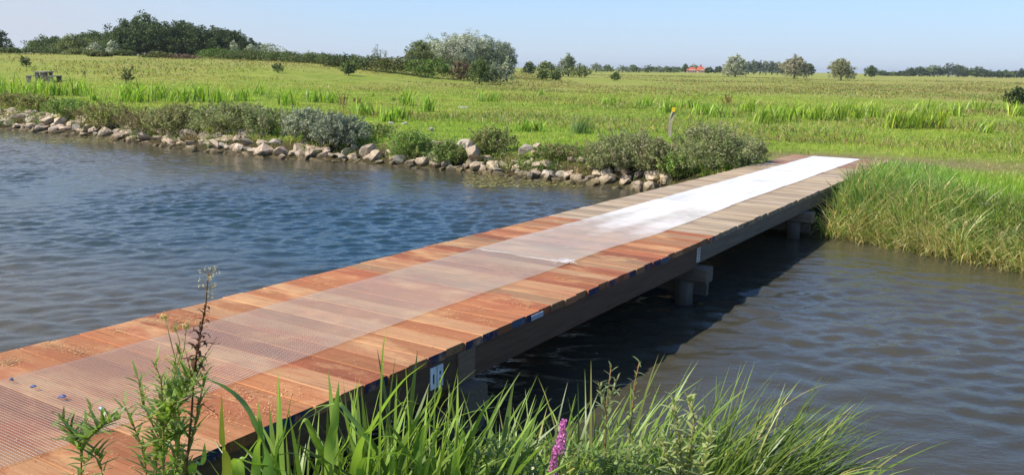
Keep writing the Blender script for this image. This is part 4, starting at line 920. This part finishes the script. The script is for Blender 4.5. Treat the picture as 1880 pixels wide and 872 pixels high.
# low weeds growing between and over the bank stones
cl = []
for _ in range(115):
    t_ = gr.uniform(0, cum[-1]); p, nrm = shore_at(t_); q = p + nrm * gr.uniform(.15, 1.35); cl.append((q[0], q[1], float(ground_z(q[0], q[1])[0]), gr.uniform(.10, .26)))
m = MB(); W4 = np.array([(.15, .23, .055), (.20, .23, .075), (.24, .18, .09), (.13, .19, .05)])
for cx_, cy_, cz_, r_ in cl:
    k2 = int(60 + 500 * r_); e = gr.normal(size=(k2, 3)) * [r_, r_, r_ * .7]; e[:, 2] = np.abs(e[:, 2]); c0 = W4[gr.integers(4)]
    leaves(m, np.array([cx_, cy_, cz_ + .08]) + e, gr.uniform(.03, .07, k2), c0 * gr.uniform(.7, 1.25, (k2, 1)), .4, .3, gr)
    kb = 9; ribbons(m, np.array([cx_, cy_, cz_]) + gr.normal(size=(kb, 3)) * [r_ * .6, r_ * .6, 0], gr.uniform(.2, .5, kb), .012, gr.uniform(0, 6.28, kb), gr.uniform(.1, .6, kb), gr.uniform(.2, 1.2, kb), c0 * 1.1, 3, None, .6, gr)
tag(m.build('bank_weeds', M_shrub), 'low weeds growing between the stones of the far bank', 'weeds', kind='stuff')

# floating weed near the rocks
def floatweed(px0, px1, py0, py1, n, lab):
    P = np.array([onz(gr.uniform(px0, px1), py0 + (py1 - py0) * gr.uniform(), ZW) for _ in range(n)]); P[:, :2] += 0
    sd, _ = shore_dist(P[:, 0], P[:, 1]); d = vnoise(P[:, 0], P[:, 1], .8, 81); P = P[(sd < -.12) & (d + .5 * gr.normal(size=n) > -.15) & (sd > -2.2)]; N = len(P)
    m = MB(); th = gr.uniform(0, 6.28, N); L = gr.uniform(.05, .16, N); W = L * gr.uniform(.25, .6, N); u = np.stack([np.cos(th), np.sin(th), 0 * th], 1); v = np.stack([-np.sin(th), np.cos(th), 0 * th], 1)
    z = np.array([0, 0, 1.0]) * (.012 + gr.uniform(0, .012, N))[:, None]
    V = np.stack([P - u * L[:, None] / 2 + z, P - v * W[:, None] / 2 + z * 1.2, P + u * L[:, None] / 2 + z, P + v * W[:, None] / 2 + z * 1.1], 1).reshape(-1, 3)
    c = np.array([(.20, .19, .07), (.27, .25, .11), (.14, .13, .05)])[gr.integers(3, size=N)] * gr.uniform(.7, 1.2, (N, 1))
    m.add(V, np.arange(N * 4).reshape(-1, 4), np.repeat(c, 4, 0)); tag(m.build('floating_weed', M_leaf), lab, 'water weed', kind='stuff')
floatweed(-20, 215, 240, 264, 1500, 'olive floating water weed at the far left below the rocks')
floatweed(850, 1070, 320, 345, 1100, 'olive floating water weed below the bare stretch of rocks')

# ------------------------------------------------------------------ the near bank: foreground plants
fr = np.random.default_rng(91)
LEAFG = np.array((.225, .335, .058)); LEAFD = np.array((.09, .17, .035)); LEAFY = np.array((.30, .40, .075))
def gbase(px, D):
    r = ray(px, 700); x_ = r[0] / r[1] * D; return np.array([x_, D, float(ground_z(x_, D)[0])])
def root(name, px, D, lab, cat, group=None):
    b_ = gbase(px, D); return thing(name, b_, lab, cat, group), b_
def P_(pts, D): return [at(px, py, D + (dd[0] if dd else 0)) for px, py, *dd in pts]

# broad leaved flag irises: single leaves follow the photo, each at its own depth
def flag_iris(px, D, leafs, lab, extra=0, ew=40, eh=(.5, .85)):
    o, b_ = root('flag_iris', px, D, lab, 'iris', 'flag irises at the near end of the bridge')
    for pts, wmm, col, tilt in leafs:
        dep = D + fr.uniform(-.15, .15); Q = P_(pts, dep)
        b0 = np.array([Q[0][0] * .75 + b_[0] * .25, dep, 0]); b0[2] = ground_z(b0[0], b0[1])[0] - .02
        Q = [b0] + Q if Q[0][2] > b0[2] + .12 else Q
        m = MB(); pathblade(m, np.array(Q) - b_, wmm / 1000 * 2.1, col, 18, None, tilt); lf = m.build('leaf', M_near, o, True)
    if extra:
        m = MB(); W = ew * D / FPX; bs = np.stack([fr.normal(size=extra) * W, fr.normal(size=extra) * .12, np.full(extra, -.02)], 1)
        ribbons(m, bs, fr.uniform(eh[0], eh[1], extra), fr.uniform(.024, .054, extra), fr.uniform(0, 6.28, extra), fr.uniform(0, .25, extra), fr.uniform(.1, 1.1, extra), LEAFG * fr.uniform(.32, 1.15, (extra, 1)), 8, None, .5, fr, 1.2)
        m.build('lower_leaves', M_near, o, True)
G, DK, YL = LEAFG, LEAFD, np.array((.50, .44, .06))
flag_iris(470, 2.75, [([(494, 872), (468, 775), (430, 722), (368, 688)], 24, DK * 1.2, .2), ([(508, 872), (510, 780), (511, 676)], 20, G, .3), ([(504, 868), (522, 790), (538, 715)], 20, DK * .9, .4),
                      ([(470, 872), (478, 800), (474, 735)], 16, G, .2), ([(440, 880), (452, 836), (486, 790)], 20, G * 1.1, .3), ([(460, 880), (520, 832), (575, 842)], 22, G * 1.1, .5), ([(420, 880), (470, 850), (545, 872)], 22, G, .4), ([(500, 872), (560, 760), (630, 738)], 14, G * 1.1, .3)],
          'flag iris with one long leaf arching left over the deck', 34, 34, (.55, .85))
flag_iris(410, 2.6, [([(418, 880), (408, 810), (407, 722)], 15, YL, .1), ([(413, 880), (412, 835), (405, 760)], 11, YL * [.8, .9, 1], .5), ([(330, 890), (318, 850), (308, 828)], 20, G * 1.1, .2), ([(352, 890), (372, 850), (376, 812)], 18, G * 1.1, .2)], 'flag iris with a yellowing striped upright leaf')
flag_iris(640, 2.95, [([(652, 862), (690, 770), (738, 700), (784, 664)], 30, G * 1.05, .2), ([(604, 872), (615, 770), (622, 700)], 22, G, .3), ([(618, 872), (640, 800), (655, 720), (662, 690)], 20, LEAFY * .9, .2), ([(748, 830), (748, 740), (744, 660)], 18, G, .25),
                      ([(625, 880), (660, 822), (720, 800), (770, 860)], 22, G * 1.1, .4), ([(600, 876), (575, 800), (560, 770), (548, 790)], 20, G, .4), ([(700, 880), (640, 760), (610, 742), (560, 770)], 18, G * .95, .3), ([(720, 880), (725, 840), (720, 815)], 24, LEAFY, .2),
                      ([(660, 880), (690, 838), (740, 832), (772, 858)], 18, G, .5), ([(640, 872), (730, 745), (775, 742)], 14, G, .4), ([(680, 872), (700, 812), (712, 800)], 22, G * 1.1, .5), ([(700, 700), (712, 600)], 5, LEAFY, .1)],
          'flag iris with the widest bright leaf pointing up right to the deck edge', 110, 80, (.6, 1.08))
flag_iris(800, 3.1, [([(862, 850), (885, 800), (904, 760), (918, 728)], 40, DK * .85, .25), ([(760, 872), (800, 790), (850, 760), (915, 745)], 18, G, .4), ([(765, 872), (770, 800), (802, 760)], 20, DK, .3), ([(905, 872), (930, 830), (955, 810)], 16, G, .4), ([(770, 805), (830, 812), (880, 870)], 14, LEAFY * .9, .5),
                      ([(780, 872), (800, 835), (808, 818)], 26, LEAFY * .9, .2), ([(835, 872), (850, 800), (842, 775)], 16, G, .4), ([(790, 872), (835, 812), (880, 800)], 14, G, .3), ([(770, 850), (806, 728), (808, 700), (826, 665)], 9, LEAFY, .2), ([(800, 800), (830, 720), (876, 676)], 7, LEAFY, .2), ([(745, 830), (796, 735), (810, 702)], 7, G, .3)],
          'flag iris with a broad dark folded leaf over the shaded water', 95, 66, (.6, 1.05))

# thin bladed sedges
def sedge(px, D, n_, wpx, lab, azc, azs, h, wid=.023, col=LEAFG, lean=(.05, .5), droop=(.3, 1.2)):
    o, b_ = root('sedge_tuft', px, D, lab, 'sedge', 'sedge tufts on the near bank')
    W = wpx * D / FPX; bs = np.stack([fr.normal(size=n_) * W * .5, fr.normal(size=n_) * .16, np.full(n_, -.02)], 1)
    c = col * fr.uniform(.35, 1.2, (n_, 1)); yk = fr.uniform(size=n_) < .08; c[yk] = np.array((.36, .32, .10))
    m = MB(); ribbons(m, bs, fr.uniform(h[0], h[1], n_), wid * fr.uniform(.6, 1.3, n_), math.radians(azc) + fr.normal(size=n_) * math.radians(azs), fr.uniform(lean[0], lean[1], n_), fr.uniform(droop[0], droop[1], n_), c, 9, None, .6, fr, 1.2)
    m.build('leaves', M_near, o, True)
sedge(560, 3.4, 60, 90, 'thin sedge behind the flag iris, at the deck edge', 40, 70, (.45, .85))
sedge(690, 3.5, 90, 100, 'thin sedge in front of the number on the beam', 60, 60, (.5, .95))
sedge(820, 3.7, 80, 100, 'thin sedge behind the broad dark folded leaf', 70, 60, (.45, .85))
sedge(930, 3.8, 80, 90, 'sedge left of the purple flower spikes', 40, 70, (.45, .9))
sedge(1050, 3.9, 90, 100, 'sedge right behind the purple flower spikes', 60, 60, (.5, .95))
sedge(1170, 4.0, 100, 110, 'sedge around the budding stem over the shaded water', 75, 50, (.5, 1.0))
sedge(1300, 4.05, 190, 100, 'sedge with upright leaves right of the leafy pale plant', 80, 35, (.6, 1.0), .020, LEAFG * .8)
sedge(1385, 4.0, 240, 90, 'rightmost dense sedge with long leaves trailing to the right over open water', 85, 28, (.62, 1.05), .022, LEAFG * .72, (.2, .75), (.4, 1.2))
sedge(1425, 4.15, 90, 50, 'low sprawling sedge at the right end of the near bank', 85, 25, (.45, .8), .018, LEAFG, (.6, 1.0), (.3, .9))

# leafy weeds: stem plus narrow leaves
def stem_leaves(mb, pts, n_, L, W, col, t0=.42, t1=1.0, rng=fr, droop=.5, spread=.9):
    P = np.asarray(pts, float); seg = np.linalg.norm(np.diff(P, axis=0), axis=1); cu = np.concatenate([[0], np.cumsum(seg)]); tt = np.linspace(t0, t1, n_) * cu[-1]
    B = np.stack([np.interp(tt, cu, P[:, k]) for k in range(3)], 1)
    az = np.arange(n_) * 2.4 + rng.uniform(0, 6)
    sc = 1 - .45 * np.linspace(0, 1, n_)
    ribbons(mb, B, L * sc * rng.uniform(.7, 1.2, n_), W * sc, az, spread + rng.normal(size=n_) * .3, droop * rng.uniform(.3, 1.6, n_), np.asarray(col) * rng.uniform(.65, 1.25, (n_, 1)), 4, None, .45, rng, .5)
def weed(name, px, D, stems, lab, cat, group=None, colr=(.15, .21, .05), L=.06, W=.009, stemc=(.16, .19, .07), dens=1.5):
    o, b_ = root(name, px, D, lab, cat, group)
    st = MB(); lv = MB()
    for pts, r0, nlv in stems:
        Q = P_(pts, D + fr.uniform(-.08, .08)); b0 = np.array([Q[0][0], Q[0][1], ground_z(Q[0][0], Q[0][1])[0] - .02])
        if len(pts) > 2 and Q[0][2] > b0[2] + .05 and pts[0][1] > 850: Q = [b0] + Q
        Q = np.array(Q) - b_; st.tube(Q, np.linspace(r0, r0 * .45, len(Q)), stemc, 6)
        if nlv: stem_leaves(lv, Q, int(nlv * dens), L * 1.5, W * 1.6, colr, .45 if len(Q) > len(pts) else .05)
    st.build('stem', M_leaf, o, True); lv.build('leaves', M_near, o, True); return o, b_
narrow = 'narrow leaved weeds beside the deck'
weed('leafy_weed', 300, 2.45, [([(285, 880), (290, 800), (262, 740), (252, 690)], .004, 70), ([(300, 880), (300, 780), (296, 700), (285, 668)], .004, 80), ([(322, 880), (330, 780), (318, 700), (330, 650)], .004, 80), ([(270, 880), (262, 820), (240, 770), (225, 735)], .003, 60),
                               ([(330, 880), (356, 790), (370, 720), (376, 690)], .004, 60), ([(308, 760), (330, 720), (350, 690), (372, 668)], .003, 50), ([(300, 790), (318, 740), (345, 720), (362, 700)], .003, 44), ([(290, 830), (315, 800), (340, 790)], .003, 40)],
     'bushy narrow leaved weed in front of the wire mesh', 'weed', narrow, (.22, .30, .07), .072, .0105, stemc=(.22, .15, .08), dens=1.25)
weed('leafy_weed', 155, 2.35, [([(148, 885), (150, 830), (152, 790), (170, 742)], .0035, 46), ([(150, 830), (130, 790), (112, 768)], .0025, 34), ([(152, 812), (190, 780), (220, 768)], .0025, 30), ([(154, 850), (182, 830), (188, 872)], .0025, 16)],
     'smaller narrow leaved weed at the lower left on the deck edge', 'weed', narrow, (.20, .28, .07), .06, .0095, stemc=(.22, .15, .08), dens=1.3)
o, b_ = root('seed_stem', 350, 2.4, 'tall dead brown stem with curled leaves and a fluffy seed head, standing before the river', 'weed')
m = MB(); S = np.array(P_([(340, 880), (352, 760), (356, 680), (366, 620), (378, 560), (382, 500)], 2.4)) - b_
S = np.vstack([[S[0][0], S[0][1], 0], S]); m.tube(S, np.linspace(.004, .0016, len(S)), (.085, .045, .028), 6); m.build('stem', M_leaf, o, True)
m = MB(); stem_leaves(m, S[3:-1], 36, .055, .016, (.075, .038, .022), .05, .98, fr, 2.6, .8)
for px, py, qx, qy in ((356, 700, 396, 622), (362, 640, 402, 632), (356, 720, 340, 640), (352, 740, 398, 760)):
    A_, B_ = np.array(P_([(px, py), (qx, qy)], 2.4)) - b_; m.tube([A_, (A_ + B_) / 2 + [0, 0, .012], B_], [.0014, .001, .0007], (.10, .055, .035), 5); stem_leaves(m, [A_, (A_ + B_) / 2 + [0, 0, .012], B_], 7, .03, .006, (.085, .045, .028), .2, 1, fr, 2.2, .9)
m.build('dead_leaves', M_leaf, o, True)
m = MB(); T = S[-1]
for k in range(26):
    a = fr.uniform(0, 6.28); q = fr.uniform(.3, 1); t0 = T - [0, 0, fr.uniform(0, .09)]; e = t0 + [math.sin(a) * .035 * q, math.cos(a) * .035 * q, fr.uniform(.0, .025)]
    m.tube([t0, e], [.0008, .0005], (.20, .15, .11), 4, False); leaves(m, e + fr.normal(size=(7, 3)) * .0028, .005, (.42, .36, .30), .7, 0, fr)
m.build('seed_head', M_leaf, o)
o, b_ = root('seed_stem', 320, 2.5, 'shorter pale stem with three dry round flower heads left of the dead brown stem', 'weed')
m = MB(); heads = MB()
for pts in ([(318, 740), (322, 660), (312, 620), (302, 582)], [(322, 700), (338, 640), (342, 598)], [(320, 720), (316, 680), (330, 630), (322, 600)]):
    Q = np.array(P_(pts, 2.5)) - b_; Q = np.vstack([[Q[0][0], Q[0][1], 0], Q]); m.tube(Q, np.linspace(.003, .0012, len(Q)), (.22, .19, .09), 6); stem_leaves(m, Q[1:], 16, .035, .006, (.20, .19, .08), .1, .9)
    leaves(heads, Q[-1] + fr.normal(size=(60, 3)) * .006, .009, (.40, .31, .18), .6, .3, fr)
m.build('stem', M_leaf, o, True); heads.build('flower_head', M_leaf, o)

weed('budding_weed', 1120, 3.7, [([(1110, 880), (1112, 780), (1116, 720), (1122, 672)], .005, 26), ([(1114, 760), (1104, 724), (1098, 700)], .003, 12), ([(1116, 740), (1128, 712), (1134, 692)], .003, 12), ([(1150, 880), (1158, 780), (1166, 700), (1174, 664)], .005, 30)],
     'upright weed with pale buds and reddish stem against the dark water', 'weed', 'leafy weeds at the water edge', (.22, .27, .11), .05, .011, (.22, .12, .07))
weed('leafy_weed', 1255, 3.45, [([(1250, 885), (1248, 810), (1240, 760), (1236, 730)], .005, 46), ([(1262, 885), (1268, 820), (1275, 770), (1262, 728)], .005, 46), ([(1240, 885), (1222, 830), (1212, 800)], .004, 40), ([(1280, 885), (1296, 830), (1305, 790)], .004, 40), ([(1268, 885), (1252, 840), (1230, 815)], .004, 36), ([(1200, 885), (1186, 850), (1172, 822)], .004, 36)],
     'pale leafy weed with a few rusty leaves beside the right sedges', 'weed', 'leafy weeds at the water edge', (.38, .42, .17), .072, .021, (.2, .15, .08), 1.0)
for px, D, lab in ((960, 3.3, 'low leafy weed below the shaded water, left of the purple spikes'), (1090, 3.3, 'low leafy weed at the bottom edge right of the purple spikes'), (1165, 3.4, 'low leafy weed between budding weed and pale leafy weed'), (900, 3.2, 'low leafy weed at the foot of the broad dark iris leaf')):
    st = [([(px + fr.uniform(-50, 50), 890), (px + fr.uniform(-60, 60), 855), (px + fr.uniform(-70, 70), 815 + fr.uniform(-15, 25))], .003, 34) for _ in range(9)]
    weed('low_weed', px, D, st, lab, 'weed', 'low weeds at the bottom of the photo', (.20, .28, .075), .052, .014, dens=.8)
# purple loosestrife
o, b_ = root('purple_loosestrife', 1025, 3.15, 'purple loosestrife with two bright magenta flower spikes at the bottom of the photo', 'flower')
st = MB(); lv = MB()
for pts, a0 in (([(1022, 890), (1028, 830), (1035, 772)], .42), ([(1012, 890), (1016, 850), (1020, 822)], .2)):
    Q = np.array(P_(pts, 3.15)) - b_; Q = np.vstack([[Q[0][0], Q[0][1], 0], Q]); st.tube(Q, np.linspace(.004, .0015, len(Q)), (.14, .13, .05), 6); stem_leaves(lv, Q[:2], 12, .05, .010, (.13, .2, .05), .3, 1)
    sp = MB(); A_, B_ = Q[2 if len(pts) > 2 and a0 > .3 else 1], Q[-1]
    for k in range(24):
        t = k / 23; c0 = A_ + (B_ - A_) * t; rad = .022 * (1 - .55 * t); nn = 26
        th = fr.uniform(0, 6.28, nn); q = c0 + np.stack([np.cos(th), np.sin(th), fr.uniform(-.3, .5, nn)], 1) * rad * fr.uniform(.5, 1.1, (nn, 1))
        leaves(sp, q, .011, np.array((.38, .13, .40)) * fr.uniform(.6, 1.35, (nn, 1)), .55, .2, fr)
    sp.build('flower_spike', M_leaf, o)
st.build('stem', M_leaf, o, True); lv.build('leaves', M_near, o, True)
# low grass filling the near bank
x = fr.uniform(-1.6, 3.2, 11000); y = fr.uniform(3.0, 5.4, 11000); sd, far = shore_dist(x, y); a_ = x * SP[0] + y * SP[1]
k = ~far & (sd > .02) & (a_ > -2.98) & (y > 3.2 + .35 * (x < .3)); x, y = x[k], y[k]; N = len(x)
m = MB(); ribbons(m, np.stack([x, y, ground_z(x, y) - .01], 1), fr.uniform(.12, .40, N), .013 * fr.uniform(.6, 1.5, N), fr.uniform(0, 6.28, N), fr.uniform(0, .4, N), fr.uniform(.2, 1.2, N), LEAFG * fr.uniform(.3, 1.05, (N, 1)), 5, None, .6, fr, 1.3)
tag(m.build('bank_grass', M_near), 'green grass covering the near bank below the taller plants', 'grass', kind='stuff')

# ------------------------------------------------------------------ thin summer haze
hm_, nd, ln, b = newmat('summer_haze'); nd.remove(b)
pv = nd.new('ShaderNodeVolumePrincipled'); pv.inputs['Color'].default_value = (.86, .92, 1, 1); pv.inputs['Density'].default_value = .00013; pv.inputs['Anisotropy'].default_value = .2
ln.new(pv.outputs[0], nd['Material Output'].inputs['Volume'])
m = MB(); m.box(-6500, 6500, -3000, 11000, -4, 34); tag(m.build('haze', hm_), kind='stuff')
